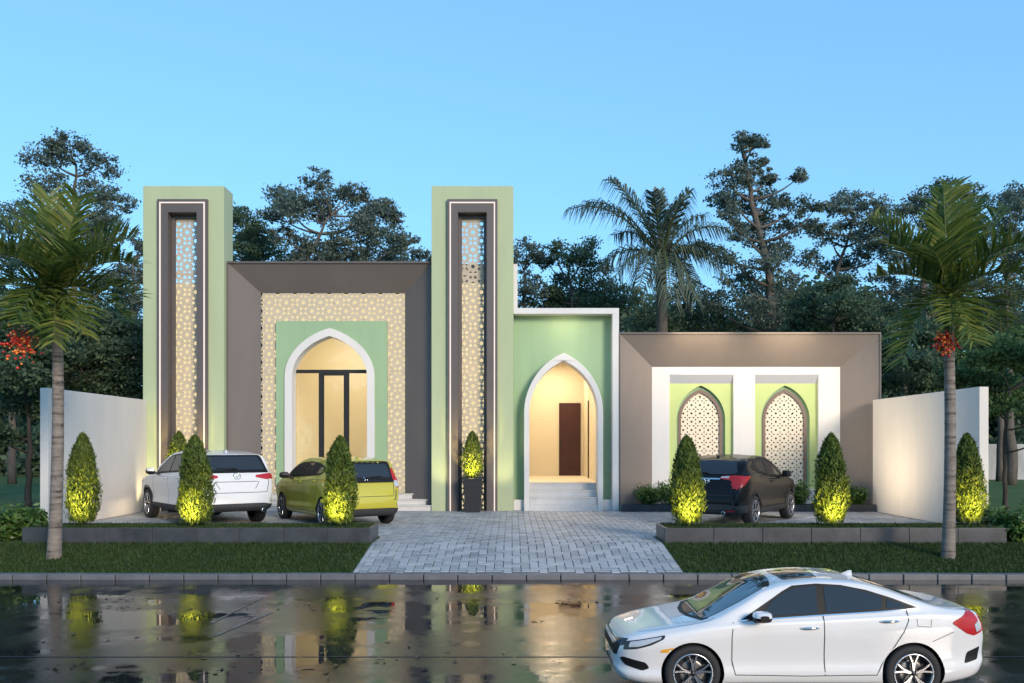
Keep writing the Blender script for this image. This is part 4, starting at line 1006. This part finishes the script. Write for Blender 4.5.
def branch(mb, a, b_, r0, r1, sag=.12, n=6):
    a, b_ = Vector(a), Vector(b_); L = (b_-a).length; P = []
    j = Vector((random.uniform(-1, 1), random.uniform(-1, 1), 0))*L*.08
    for i in range(n+1):
        t = i/n; p = a.lerp(b_, t); p.z -= math.sin(math.pi*t)*L*sag; p += j*math.sin(math.pi*t); P.append(p)
    mb.tube(P, [r0 + (r1-r0)*i/n for i in range(n+1)], 6, cap=False)
BARK = surf('grey_bark', (.10, .085, .07), .9, .3, 6, .6, .02, 20, streak=True)
BARKD = surf('dark_bark', (.05, .042, .035), .9, .3, 6, .6, .02, 20, streak=True)
L_EUC = leafmat('grey_green_leaves', (.06, .085, .078), (.13, .17, .135), (.22, .27, .20), .45)
L_DARK = leafmat('dark_green_leaves', (.04, .07, .05), (.085, .14, .085), (.16, .22, .11), .45)
L_MID = leafmat('mid_green_leaves', (.045, .085, .035), (.10, .17, .06), (.19, .27, .09), .45)
L_CON = leafmat('cypress_sprays', (.04, .07, .012), (.10, .15, .025), (.20, .26, .05), .35)
L_PALM = leafmat('palm_leaflets', (.042, .080, .016), (.098, .15, .028), (.25, .26, .06), .4, .4)
L_QP = leafmat('queen_palm_leaflets', (.04, .06, .045), (.085, .115, .08), (.15, .18, .12), .3, .5)
L_BUSH = leafmat('bush_leaves', (.03, .07, .016), (.075, .15, .035), (.15, .25, .06), .3, .4)
def tree(label, Y, path, clumps, leaf=L_EUC, bark=BARK, ls=.075, dens=1.0, group='trees beyond the house', r0=.22, flat=.7, name='tree', spread=1.6):
    """path: trunk in picture points at depth Y (first one goes down to the ground); clumps: (px, py, radius px)"""
    base = Vector((PX(path[0][0], Y), Y, 0))
    t = empty(name, base); tag(t, label, 'tree', group)
    P = [Vector((0, 0, -.05))] + [Vector((PX(x, Y), Y, PZ(y, Y))) - base for x, y in path]
    mb = MB(); n = len(P); Q = []
    for i in range(n-1):
        for k in range(5): Q.append(P[i].lerp(P[i+1], k/5) + Vector((random.uniform(-1, 1), random.uniform(-1, 1), 0))*r0*.25*(i + k > 0))
    Q.append(P[-1]); mb.tube(Q, [r0*(1 - .8*i/(len(Q)-1)) for i in range(len(Q))], 8)
    pts = []; cen = np.array([base.x, base.y, base.z])
    for (x, y, r) in clumps:
        rm = 1.30*r*Y/F; dy = random.uniform(-1, 1)*spread
        c = Vector((PX(x, Y), Y, PZ(y, Y))) - base; c.y += dy; c.x *= 1; 
        pts.append(clump_points(np.array(c), rm, dens*max(.6, r/16), flat))
        lo = [q for q in Q if q.z < c.z - .25*abs(c.x - q.x) - .2] or Q[:1]
        s = min(lo, key=lambda q: (q - c).length + .3*abs(q.z - (c.z - .9)))
        branch(mb, s, c, max(.02, r0*.28), .012, .10)
    mb.build('trunk', bark, t)
    C = np.concatenate(pts); V = leafquads(C, ls, ls*.55, .5)
    quads('crown', V, rng.random(len(C)), leaf, t); return t

tree('tall grey-green tree showing above the left palm', 40, [(75, 330), (72, 220), (76, 165)],
     [(60,165,16),(80,156,15),(98,163,14),(85,185,18),(58,192,17),(108,200,15),(100,228,18),(72,152,10),(45,210,18),(70,215,18),(30,228,14),(115,222,12),(50,240,20),(92,250,18),(112,246,12),(20,250,18),(75,262,20),(118,275,14)], dens=1.1)
tree('small slender tree showing just left of the left tower', 42, [(134, 330), (132, 260)], [(132,236,11),(140,246,12),(128,262,13),(140,275,15),(126,290,14),(138,305,18)], dens=1.0)
tree('broad crowned tree showing above the grey block between the towers', 41, [(310, 330), (306, 262), (330, 215)],
     [(277,189,13),(291,200,15),(307,197,15),(324,189,12),(338,190,14),(354,188,11),(370,197,12),(385,207,11),(392,213,8),(277,217,12),(298,217,15),(318,208,13),(357,214,13),(375,221,17),(361,231,18),(342,246,15),(380,240,18),(403,246,14),(417,251,10),(303,245,17),(312,258,18),(355,256,18),(395,259,14),(330,262,16),(287,240,10)], dens=1.15)
tree('low rounded tree showing right beside the left tower', 44, [(255, 330), (252, 250)], [(244,219,11),(256,229,15),(246,240,15),(265,236,12),(239,252,13),(256,252,15),(270,255,12),(236,228,10)], leaf=L_DARK, dens=1.2)
tree('tree with separate tufts showing beside the right tower', 43, [(526, 340), (524, 270)], [(526,252,12),(535,259,9),(521,264,10),(524,285,12),(536,292,12),(522,300,14)], dens=.9)
tree('wide dark tree showing above the porch roof', 43, [(575, 340), (570, 280)],
     [(556,247,10),(548,256,9),(585,256,16),(570,262,13),(593,276,16),(567,278,13),(600,288,17),(552,294,12),(578,296,16),(560,305,14),(606,303,16),(540,306,12),(630,293,14),(595,310,15)], dens=1.2, leaf=L_DARK)
tree('tallest tree with airy crown above the taupe block', 42, [(773, 350), (768, 270), (752, 200), (745, 152)],
     [(737,147,11),(746,155,9),(760,143,7),(771,155,9),(723,184,13),(737,176,14),(730,194,12),(760,173,12),(775,170,8),(795,181,8),(723,203,10),(745,199,14),(767,200,13),(786,193,9),(800,202,12),(756,222,14),(775,218,13),(737,233,12),(767,240,15),(797,222,12),(808,214,9),(760,266,17),(789,248,12),(710,240,13),(760,292,18),(737,278,13),(720,262,12),(785,285,14),(745,310,16),(775,315,18),(716,300,14),(722,222,10)], dens=1.0, r0=.32)
tree('spreading tree right of the tallest tree', 43, [(838, 350), (835, 280), (852, 225)],
     [(834,208,13),(856,192,10),(864,203,10),(871,211,12),(849,218,14),(826,240,13),(852,238,15),(871,240,15),(815,230,9),(808,258,12),(880,225,13),(862,258,13),(840,262,12),(885,250,14),(820,222,9)], dens=1.0)
tree('dense dark tree low over the right end of the taupe block', 36, [(835, 400), (832, 320)],
     [(823,292,14),(840,285,13),(812,308,15),(832,310,18),(850,302,16),(862,318,16),(815,326,16),(842,330,18),(870,300,12),(868,335,16),(800,325,11)], leaf=L_DARK, dens=1.5, bark=BARKD)
tree('large grey-green tree behind the right palm', 41, [(925, 380), (922, 280), (935, 225)],
     [(900,214,14),(915,205,13),(933,200,13),(955,205,14),(978,197,14),(893,236,14),(925,232,16),(962,232,17),(905,260,16),(940,264,18),(976,258,17),(892,282,14),(925,292,16),(960,292,18),(905,312,15)], dens=1.05, r0=.3)
tree('grey-green tree at the right edge behind the palm', 42, [(1010, 400), (1006, 280)],
     [(1000,204,13),(1016,200,14),(1034,210,16),(995,225,14),(1020,232,18),(1005,255,18),(1034,262,18),(990,280,15),(1018,288,18),(1000,312,18),(1030,318,18)], dens=1.05, r0=.3)
# nearer, lower trees either side of the plot
def lowtree(label, Y, path, cl, leaf=L_DARK, dens=1.4, ls=.07, r0=.14, **k): return tree(label, Y, path, cl, leaf, BARKD, ls, dens, 'garden trees beside the plot', r0, .55, **k)
lowtree('dark layered tree behind the left palm at the left edge', 27, [(28, 500), (30, 440), (26, 390)],
     [(10,318,26),(40,330,24),(20,350,28),(58,352,22),(-8,350,24),(5,380,26),(40,378,24),(25,405,22),(-5,415,22),(48,405,16),(12,436,14)], dens=1.5)
lowtree('dark bushy tree behind the left boundary wall', 30, [(105, 460), (108, 400)],
     [(85,335,20),(110,322,20),(135,330,18),(95,358,22),(125,355,22),(140,375,18),(80,380,20),(110,385,22),(138,398,18),(145,350,14),(68,365,18),(70,320,16)], dens=1.5)
lowtree('forked bright green tree right of the right boundary wall', 25, [(1006, 505), (1004, 440), (1010, 390)],
     [(1000,352,22),(1024,340,22),(1040,360,24),(985,372,16),(1012,380,22),(1036,392,22),(990,405,14),(1016,412,18),(1040,425,18)], L_MID, 1.3, r0=.10)
lowtree('green bushy tree between the taupe block and the right palm', 31, [(912, 440), (910, 390)],
     [(895,345,16),(918,335,18),(940,345,18),(900,368,18),(928,368,20),(888,385,12),(950,370,18),(910,392,16),(940,395,18)], L_DARK, 1.5)
lowtree('pale green tree behind the right boundary wall end', 30, [(972, 460), (970, 380)],
     [(960,338,18),(982,332,18),(1000,345,16),(965,362,20),(990,365,20),(975,388,20),(952,392,16),(998,395,18)], L_MID, 1.4)
tree('dark dense tree filling in behind the tall feathery palm', 45, [(690, 360), (688, 310)], [(672,300,15),(690,292,14),(706,310,16),(665,322,14),(690,322,16),(720,326,16),(735,318,14),(650,318,14)], leaf=L_DARK, dens=1.4)
tree('dark dense tree filling in behind the tallest tree', 46, [(770, 360), (772, 310)], [(745,325,14),(762,316,15),(780,308,14),(795,318,16),(770,330,15),(800,300,12)], leaf=L_DARK, dens=1.4)
tree('dark dense tree low behind the grey block', 46, [(345, 360), (345, 290)], [(250,262,12),(290,262,12),(330,258,12),(360,262,12),(395,264,12)], leaf=L_DARK, dens=1.0)
tree('tall dark tree at the far left edge behind the palm', 43, [(12, 400), (10, 300)], [(5,262,16),(25,285,16),(-8,285,16),(10,305,18),(32,312,16),(-6,318,16),(20,335,18)], leaf=L_DARK, dens=1.3)
tree('tall dark tree between the left palm and the left tower', 45, [(110, 400), (110, 310)], [(100,292,14),(120,300,15),(85,305,15),(105,315,17),(132,318,14),(80,325,15),(122,332,16)], leaf=L_DARK, dens=1.3)
tree('tall dark tree filling in behind the right palm', 46, [(905, 400), (905, 300)], [(895,300,15),(915,292,14),(880,315,14),(905,320,17),(930,312,15),(950,318,15),(890,335,15)], leaf=L_DARK, dens=1.3)
tree('dark tree at the far right edge behind the pale green tree', 46, [(1000, 400), (1000, 310)], [(985,310,16),(1005,300,15),(1025,312,18),(975,330,16),(1000,328,18),(1035,340,18)], leaf=L_DARK, dens=1.3)
# wooded far side of the street, behind the viewer (seen mirrored in the car glass)
C = np.concatenate([clump_points(np.array([rng.uniform(-60, 60), rng.uniform(-46, -34), rng.uniform(.5, 7.5)]), rng.uniform(1.8, 3.2), 1.2, .8) for _ in range(110)])
tag(quads('woodland', leafquads(C, .24, .15, .5), rng.random(len(C)), L_DARK), kind='stuff')
# far woodland: one mass behind everything
N = 270; C = []
for i in range(N):
    x = rng.uniform(-62, 62); y = rng.uniform(56, 72); z = rng.uniform(.5, 12.2) * (1 - .25*rng.random())
    C.append(clump_points(np.array([x, y, z]), rng.uniform(1.8, 3.2), 1.8, .7))
for i in range(70):
    C.append(clump_points(np.array([rng.uniform(-60, 60), rng.uniform(52, 60), rng.uniform(.3, 2.5)]), rng.uniform(1.5, 2.5), 1.8, .7))
C = np.concatenate(C); tag(quads('woodland', leafquads(C, .21, .13, .5), rng.random(len(C)), L_DARK), kind='stuff')

# --- palms
def frond_geo(P0, P1, P2, nleaf, llen, lw, lift, droop, outV, outT, fold=.9):
    P0, P1, P2 = [np.array(p, float) for p in (P0, P1, P2)]
    tl = np.linspace(.10, 1.0, nleaf)
    for t in tl:
        p = P0*(1-t)**2 + P1*2*t*(1-t) + P2*t*t; d = 2*(1-t)*(P1-P0) + 2*t*(P2-P1); d /= np.linalg.norm(d)
        side = np.cross(d, [0, 0, 1.0]); ns = np.linalg.norm(side); side = side/ns if ns > .15 else np.array([1.0, 0, 0])
        nrm = np.cross(side, d); L = llen*(.45 + .75*math.sin(math.pi*min(1, .12 + .80*t)))*random.uniform(.85, 1.1)
        for s in (-1, 1):
            a = side*s*fold + d*random.uniform(.5, 1.0) + nrm*(lift + random.uniform(-.3, .3)); a /= np.linalg.norm(a)
            m = p + a*L*.5; e = m + (a*.85 + np.array([0, 0, -droop]))*L*.5
            wv = np.cross(a, nrm); wv /= np.linalg.norm(wv); w1 = lw*random.uniform(.8, 1.15); tone = random.random()
            outV += [p - wv*w1*.35, p + wv*w1*.35, m + wv*w1*.5, m - wv*w1*.5, m - wv*w1*.5, m + wv*w1*.5, e + wv*w1*.06, e - wv*w1*.06]; outT += [tone, tone]
def palm(name, label, base, hub, tips, llen, lw, leaf, lift, droop, nleaf, trunk_r, bark, arch_k=.30, group=None, fruit=None, shaft=None, ring=.16, rr=.014):
    t = empty(name, base); tag(t, label, 'palm tree', group); b0 = Vector(base); H = Vector(hub) - b0
    mb = MB(); top = H.z - (shaft or 0); prof = []; n = int(top/(ring/4)); pts = []; rs = []
    for i in range(n+1):
        f = i/n; z = -.06 + (top + .06)*f; pts.append((H.x*f + .04*math.sin(3*f), 0 + H.y*f, z))
        r = trunk_r[0] + (trunk_r[1]-trunk_r[0])*min(1, f*1.05) + .22*trunk_r[0]*math.exp(-f*14)
        rs.append(r*(1 + (.022 if i % 4 == 0 else 0) + random.uniform(-.014, .014)))
    mb.tube(pts, rs, 18); mb.build('trunk', bark, t)
    if shaft:
        mb = MB(); P = [(H.x*.97, H.y, top-.02), (H.x*.98, H.y, top + shaft*.35), (H.x, H.y, top + shaft*.8), (H.x, H.y, top + shaft*1.15)]
        mb.tube(P, [trunk_r[1]*1.05, trunk_r[1]*1.12, trunk_r[1]*.9, trunk_r[1]*.5], 14); mb.build('crownshaft', surf('palm_crownshaft', (.07, .09, .035), .6, .35, 6), t)
    for tip in tips:
        e = Vector(tip) - b0; d = e - H; L = d.length
        V = []; T = []; hor = math.hypot(d.x, d.y)/max(L, 1e-6)
        c = H + d*.45 + Vector((0, 0, L*arch_k*((.35 + hor) if not shaft else (.15 + .8*hor))))
        if d.z < 0: c.z += -d.z*.35
        frond_geo(H, c, e, nleaf, llen*min(1.15, .55 + .45*L/1.6) if shaft else llen, lw, lift, droop, V, T)
        fo = quads('frond', np.array(V), np.array(T), leaf, t)
        mb = MB(); P = [H*(1-q)**2 + c*2*q*(1-q) + e*q*q for q in [i/9 for i in range(10)]]
        mb.tube(P, [rr*(1.5 - 1.2*i/9) for i in range(10)], 6); mb.build('rachis', RACH, fo)
    if fruit:
        fx, fz, fr, nf = fruit; fc = Vector((fx, base[1] - .38, fz)) - b0
        mb = MB(); st = MB(); ico = bmesh.new(); bmesh.ops.create_icosphere(ico, subdivisions=1, radius=1); iv = [v.co.copy() for v in ico.verts]; ifc = [tuple(v.index for v in f.verts) for f in ico.faces]; ico.free()
        hub_f = Vector((H.x, H.y, top + .05))
        for k in range(nf):
            p = fc + Vector((random.gauss(0, .42), random.gauss(0, .35), random.gauss(0, .5)))*fr; r = random.uniform(.018, .030)
            mb.add([p + v*r for v in iv], ifc, random.choice((0, 0, 1, 1, 2)), True)
            if k % 4 == 0: st.tube([hub_f, hub_f.lerp(p, .5) + Vector((0, -.03, .05)), p], .004, 5)
        fo = mb.build('fruit_cluster',  [plain('red_berry', (.75, .045, .02), .3), plain('orange_berry', (.85, .24, .04), .3), plain('dark_berry', (.42, .02, .015), .3)], t)
        fo['kind'] = 'stuff'; st.build('fruit_stalk', RACH, fo)
    return t
RACH = surf('frond_stem', (.09, .11, .03), .5, .2, 8)
PB, nt, b = new_mat('ringed_palm_bark'); tcp = node(nt, 'ShaderNodeTexCoord').outputs['Object']
wv_ = noise(nt, 2.2, 4, .6, tcp, stretch=(.7, .7, 5.5)); n_ = noise(nt, 9, 6, .7, tcp); ma = node(nt, 'ShaderNodeMath', operation='MULTIPLY_ADD'); ma.inputs[1].default_value = .8; nt.links.new(wv_, ma.inputs[0])
mb_ = node(nt, 'ShaderNodeMath', operation='MULTIPLY'); mb_.inputs[1].default_value = .3; nt.links.new(n_, mb_.inputs[0]); nt.links.new(mb_.outputs[0], ma.inputs[2])
nt.links.new(ramp(nt, ma.outputs[0], [(.42, (.05, .042, .036)), (.49, (.15, .125, .105)), (.68, (.26, .225, .195))]), b.inputs['Base Color']); b.inputs['Roughness'].default_value = .85; bump(nt, b, ma.outputs[0], .6, .02)
yp_ = 15.9; bz_ = slope(yp_)
def W3(px, py, Y, dy=0): return (PX(px, Y), Y + dy, PZ(py, Y))
palm('palm_tree', 'ringed palm with red fruit on the left lawn strip before the white wall', (PX(54, yp_), yp_, bz_), W3(57, 290, yp_),
     [W3(2, 222, yp_, -.2), W3(-16, 262, yp_, .5), W3(4, 296, yp_, -.5), W3(40, 192, yp_, .3),  W3(90, 205, yp_, -.4), W3(108, 222, yp_, .6), W3(141, 266, yp_, -.2), W3(122, 318, yp_, .2),
      W3(60, 330, yp_, -1.0), W3(20, 240, yp_, 1.1), W3(28, 268, yp_, -1.3), W3(112, 262, yp_, -.9), W3(84, 280, yp_, -1.3), W3(10, 205, yp_, .8), W3(124, 232, yp_, .4), W3(90, 335, yp_, -.3), W3(-22, 240, yp_, -.1), W3(42, 338, yp_, .3), W3(74, 345, yp_, -.7), W3(8, 325, yp_, .2), W3(120, 290, yp_, .7), W3(48, 322, yp_, -1.0)],
     .64, .047, L_PALM, .5, .22, 33, (.112, .088), PB, group='fruiting palms on the front lawn strips', fruit=(PX(33, yp_), PZ(346, yp_), .27, 150), shaft=.55)
palm('palm_tree', 'ringed palm with red fruit on the right lawn strip', (PX(948, yp_), yp_, bz_), W3(948, 296, yp_),
     [W3(954, 188, yp_, .1), W3(938, 192, yp_, -.2), W3(876, 222, yp_, .2), W3(864, 282, yp_, -.3), W3(893, 362, yp_, -.4), W3(1020, 206, yp_, .3), W3(1032, 250, yp_, -.3), W3(1030, 296, yp_, .2),
      W3(990, 255, yp_, -1.2), W3(895, 205, yp_, .9), W3(995, 195, yp_, .9), W3(905, 262, yp_, -1.0), W3(995, 285, yp_, -1.0), W3(912, 345, yp_, .5), W3(972, 335, yp_, .4), W3(900, 236, yp_, .6), W3(955, 345, yp_, -.6), W3(1010, 325, yp_, .2), W3(930, 330, yp_, -.8), W3(878, 250, yp_, -.5)],
     .64, .047, L_PALM, .5, .22, 33, (.105, .085), PB, group='fruiting palms on the front lawn strips', fruit=(PX(935, yp_), PZ(346, yp_), .2, 120), shaft=.50)
Yq = 38.0
palm('palm_tree', 'tall feathery palm with drooping fronds behind the taupe block', (PX(662, Yq), Yq, 0), W3(661, 262, Yq),
     [W3(569, 212, Yq, -.5), W3(590, 196, Yq, 1.0), W3(606, 188, Yq, -1.2), W3(630, 190, Yq, 1.2), W3(660, 189, Yq, .3), W3(684, 198, Yq, -1), W3(708, 210, Yq, .8), W3(722, 232, Yq, -.6), W3(738, 262, Yq, .4), W3(728, 292, Yq, -1),
      W3(602, 262, Yq, .5), W3(610, 285, Yq, -1), W3(632, 300, Yq, -1.8), W3(688, 306, Yq, -1.6), W3(706, 300, Yq, .7), W3(645, 205, Yq, -2), W3(675, 215, Yq, -2), W3(620, 225, Yq, 1.8), W3(700, 245, Yq, 1.8), W3(662, 308, Yq, -2.2)],
     .85, .055, L_QP, .1, 1.5, 46, (.28, .22), BARK, arch_k=.34, ring=.4, rr=.035)

# --- clipped cypresses
def cypress_mesh(h, r, n):
    t = rng.random(n)**.85; a = rng.uniform(0, 2*np.pi, n)
    rad = r*np.power(np.maximum(0, 1 - t**2.7), .62)*np.minimum(1, .74 + 1.3*t)
    lump = 1 + .10*np.sin(a*3 + t*9) + .07*np.sin(a*7 - t*17)
    k = np.where(rng.random(n) < .72, rng.uniform(.78, 1.12, n)*np.where(rng.random(n) < .10, 1.13, 1.0), rng.uniform(.2, .85, n)); rr = rad*lump*k
    C = np.stack([rr*np.cos(a), rr*np.sin(a), .05*h + t*h*.95 + rng.normal(0, .01, n)], 1)
    out = np.stack([np.cos(a), np.sin(a), .2 + 0*a], 1); d = np.stack([np.cos(a)*.5, np.sin(a)*.5, 1.0 + 0*a], 1)
    return leafquads(C, (.046*h/1.76 + .004), .013, 0, out, d), rng.random(n)
def cypress(label, loc, h, r, n=8500, group='clipped cypress bushes lit from below'):
    t = empty('cypress_bush', loc); tag(t, label, 'bush', group)
    mb = MB(); mb.tube([(0, 0, -.03), (0.01, 0, h*.4), (0, 0, h*.8)], [.025, .02, .006], 8); mb.build('stem', BARKD, t)
    h *= random.uniform(.97, 1.03); r *= .86*random.uniform(.96, 1.05); t.rotation_euler = (random.uniform(-.03, .03), random.uniform(-.03, .03), random.uniform(0, 6))
    V, T = cypress_mesh(h, r, n); quads('foliage', V, T, L_CON, t); return t
for px, h, r, Y, lb in ((83, 1.78, .325, 17.7, 'slim cypress bush in front of the left boundary wall'), (197, 1.76, .34, 17.5, 'lit cypress bush in front of the white SUV'), (340, 1.76, .335, 17.5, 'lit cypress bush in front of the yellow-green hatchback'),
                     (688, 1.78, .335, 17.5, 'lit cypress bush in front of the black SUV at the driveway edge'), (831, 1.78, .335, 17.5, 'lit cypress bush right of the black SUV'), (969, 1.78, .315, 17.6, 'lit cypress bush before the end of the right boundary wall')):
    cypress(lb, (PX(px, Y), Y, PT - .03), h, r)
POT = surf('black_pot', (.018, .019, .022), .45, .2, 4, .05)
for px, pot_lb, lb in ((178, 'black tapered plant pot at the foot of the left tower', 'small cypress in the pot at the left tower'), (473, 'black tapered plant pot at the foot of the right tower', 'small lit cypress in the pot at the right tower')):
    Y = 24.80; X = PX(px, Y); mb = MB(); hp = .95
    for (h0, h1, z0, z1) in ((.20, .262, 0, hp - .06), (.275, .275, hp - .06, hp)):
        mb.add([(-h0, -h0, z0), (h0, -h0, z0), (h0, h0, z0), (-h0, h0, z0), (-h1, -h1, z1), (h1, -h1, z1), (h1, h1, z1), (-h1, h1, z1)], [(0,3,2,1),(0,1,5,4),(1,2,6,5),(2,3,7,6),(3,0,4,7)])
    o = 0.275; i_ = .245
    mb.add([(-o, -o, hp), (o, -o, hp), (o, o, hp), (-o, o, hp), (-i_, -i_, hp), (i_, -i_, hp), (i_, i_, hp), (-i_, i_, hp), (-i_, -i_, hp-.05), (i_, -i_, hp-.05), (i_, i_, hp-.05), (-i_, i_, hp-.05)],
           [(0,1,5,4),(1,2,6,5),(2,3,7,6),(3,0,4,7),(4,5,9,8),(5,6,10,9),(6,7,11,10),(7,4,8,11),(8,9,10,11)])
    po_ = mb.build('plant_pot', POT, bevel=.008); po_.location = (X, Y, .005); tag(po_, pot_lb, 'pot', 'tapered pots in the tower niches')
    cypress(lb, (X, Y, hp - .06), 1.36, .31, 4200, 'small cypresses in pots')
# --- leafy low bushes
def bush(label, loc, r, h, n, leaf=L_BUSH, ls=.06, group='low leafy bushes'):
    t = empty('leafy_bush', loc); tag(t, label, 'bush', group)
    mb = MB(); C = []; D = []
    for k in range(16):
        a = random.uniform(0, 6.28); q = r*random.uniform(.2, .95); e = Vector((q*math.cos(a), q*math.sin(a), h*random.uniform(.55, 1.0)*(1 - .35*(q/r)**2)))
        mb.tube([(0, 0, -.02), (e.x*.4, e.y*.4, e.z*.6), tuple(e)], [.009, .007, .004], 5, cap=False)
        m = n//16; tt = rng.uniform(.3, 1.08, m)[:, None]; P = np.array(e)[None, :]*tt + rng.normal(0, r*.16, (m, 3)); C.append(P)
    mb.build('stems', BARKD, t); C = np.concatenate(C); C[:, 2] = np.maximum(C[:, 2], .03)
    o = unit(C - np.array([0, 0, -.2])); quads('foliage', leafquads(C, ls, ls*.38, .6, o*.6), rng.random(len(C)), leaf, t); return t
for px, py0, Y, r, h, lb in ((648, 0, 25.1, .34, .5, 'leafy bush at the left end of the narrow planter'), (671, 0, 25.1, .36, .58, 'leafy bush in the narrow planter just left of the black SUV'), (800, 0, 25.1, .38, .55, 'leafy bush in the narrow planter right of the black SUV'), (858, 0, 25.1, .36, .52, 'leafy bush at the right end of the narrow planter'), (745, 0, 25.1, .38, .5, 'leafy bush in the narrow planter hidden behind the black SUV')):
    bush(lb, (PX(px, Y), Y, .17), r*1.15, h*1.1, 2000, ls=.05)
for px, Y, r, h, lb in ((4, 17.6, .55, .62, 'large leafed bush at the left edge of the picture'), (28, 18.3, .45, .5, 'leafy bush beside the left end of the left planter'), (1000, 18.4, .42, .55, 'leafy bush at the foot of the right boundary wall end'), (1020, 17.4, .5, .6, 'large leafed bush at the right edge of the picture')):
    bush(lb, (PX(px, Y), Y, 0), r, h, 1800, ls=.085)
# ------------------------------------------------------------------ light, sky, camera
def lamp(kind, name, loc, power, col, size=.2, target=None, angle=60, blend=.6):
    L = bpy.data.lights.new(name, kind); L.energy = power; L.color = col
    if kind == 'AREA': L.size = size
    elif kind != 'SUN': L.shadow_soft_size = size
    if kind == 'SPOT': L.spot_size = R(angle); L.spot_blend = blend
    o = bpy.data.objects.new(name, L); COL.objects.link(o); o.location = loc
    if target is not None: o.rotation_euler = (Vector(target) - Vector(loc)).to_track_quat('-Z', 'Y').to_euler()
    return o
WARM = (1.0, .78, .50); YEL = (1.0, .72, .16)
lamp('AREA', 'hall_ceiling_lamp', (-5.2, 28.2, 5.9), 85, (1, .81, .56), 1.6, (-5.2, 28.2, 0))
lamp('AREA', 'porch_ceiling_lamp', (1.4, 27.6, 4.7), 38, (1, .81, .56), .9, (1.4, 27.6, 0))
lamp('AREA', 'porch_rear_lamp', (1.4, 30.6, 4.7), 38, (1, .81, .56), .9, (1.4, 30.6, 0))
for x in (83, 197, 340, 688, 831, 969):
    X = PX(x, 17.5)
    lamp('SPOT', 'garden_spot_lamp', (X - .10, 16.75, .36), 190, YEL, .05, (X + .02, 17.5, .82), 66, 1)
for xc in (PX(183.5, YT), PX(472.5, YT)):
    lamp('SPOT', 'niche_lamp', (xc, 24.1, .85), 260, YEL, .05, (xc, 24.8, 1.5), 60, .9)
    for d in (-.85, .85): lamp('SPOT', 'tower_lamp', (xc + d, 24.5, .1), 70, (1, .82, .4), .1, (xc + d, 25.22, 2.2), 60, 1)
lamp('SPOT', 'wall_lamp', (-8.0, 23.4, .4), 480, WARM, .8, (-10.2, 22.8, 2.2), 140, 1)
lamp('SPOT', 'wall_lamp', (7.9, 23.4, .4), 240, WARM, .8, (10.1, 23.4, 2.3), 140, 1)
for x in (701, 786): lamp('AREA', 'panel_lamp', (PX(x, 25.3), 24.7, 4.9), 24, WARM, 1.6, (PX(x, 25.5), 25.8, 2.6))
lamp('AREA', 'soffit_lamp', (1.5, 25.0, 5.3), 4.5, WARM, .8, (1.5, 25.7, 4.2))

w = bpy.data.worlds.new('World'); S.world = w; w.use_nodes = True; nt = w.node_tree
sky = node(nt, 'ShaderNodeTexSky', sky_type='NISHITA'); sky.sun_disc = False
SUN_EL, SUN_AZ = 18, 150
sky.sun_elevation = R(SUN_EL); sky.sun_rotation = R(SUN_AZ); sky.altitude = 300; sky.air_density = 1.0; sky.dust_density = .1; sky.ozone_density = 1.5
bg = nt.nodes['Background']; bg.inputs['Strength'].default_value = .11
tint = node(nt, 'ShaderNodeMix', data_type='RGBA', blend_type='MULTIPLY'); tint.inputs[0].default_value = 1
tint.inputs[7].default_value = (1.07, 2.05, 2.95, 1); gm = node(nt, 'ShaderNodeGamma'); gm.inputs[1].default_value = .45; nt.links.new(sky.outputs[0], gm.inputs[0]); nt.links.new(gm.outputs[0], tint.inputs[6]); nt.links.new(tint.outputs[2], bg.inputs['Color'])
# sun_rotation turns clockwise from +Y seen from above
d = Vector((math.sin(R(SUN_AZ))*math.cos(R(SUN_EL)), math.cos(R(SUN_AZ))*math.cos(R(SUN_EL)), math.sin(R(SUN_EL))))
so = lamp('SUN', 'sun', d*50, 1.9, (1, .83, .66)); so.data.angle = R(16); so.rotation_euler = (-d).to_track_quat('-Z', 'Y').to_euler()

cam = bpy.data.cameras.new('camera'); cam.lens = 900/1024*36; cam.sensor_width = 36; cam.shift_y = (445 - 341.5)/1024
cam.clip_end = 3000; cam.clip_start = .1
co = bpy.data.objects.new('camera', cam); COL.objects.link(co); co.location = (0, 0, EYE); co.rotation_euler = (R(90), 0, 0)
S.camera = co
S.view_settings.view_transform = 'Standard'; S.view_settings.look = 'None'; S.view_settings.exposure = 0.88; S.view_settings.gamma = 1
S.view_settings.use_curve_mapping = False
S.cycles.max_bounces = 6; S.cycles.diffuse_bounces = 3; S.cycles.glossy_bounces = 3; S.cycles.transparent_max_bounces = 8
S.cycles.sample_clamp_indirect = 4; S.cycles.use_denoising = True
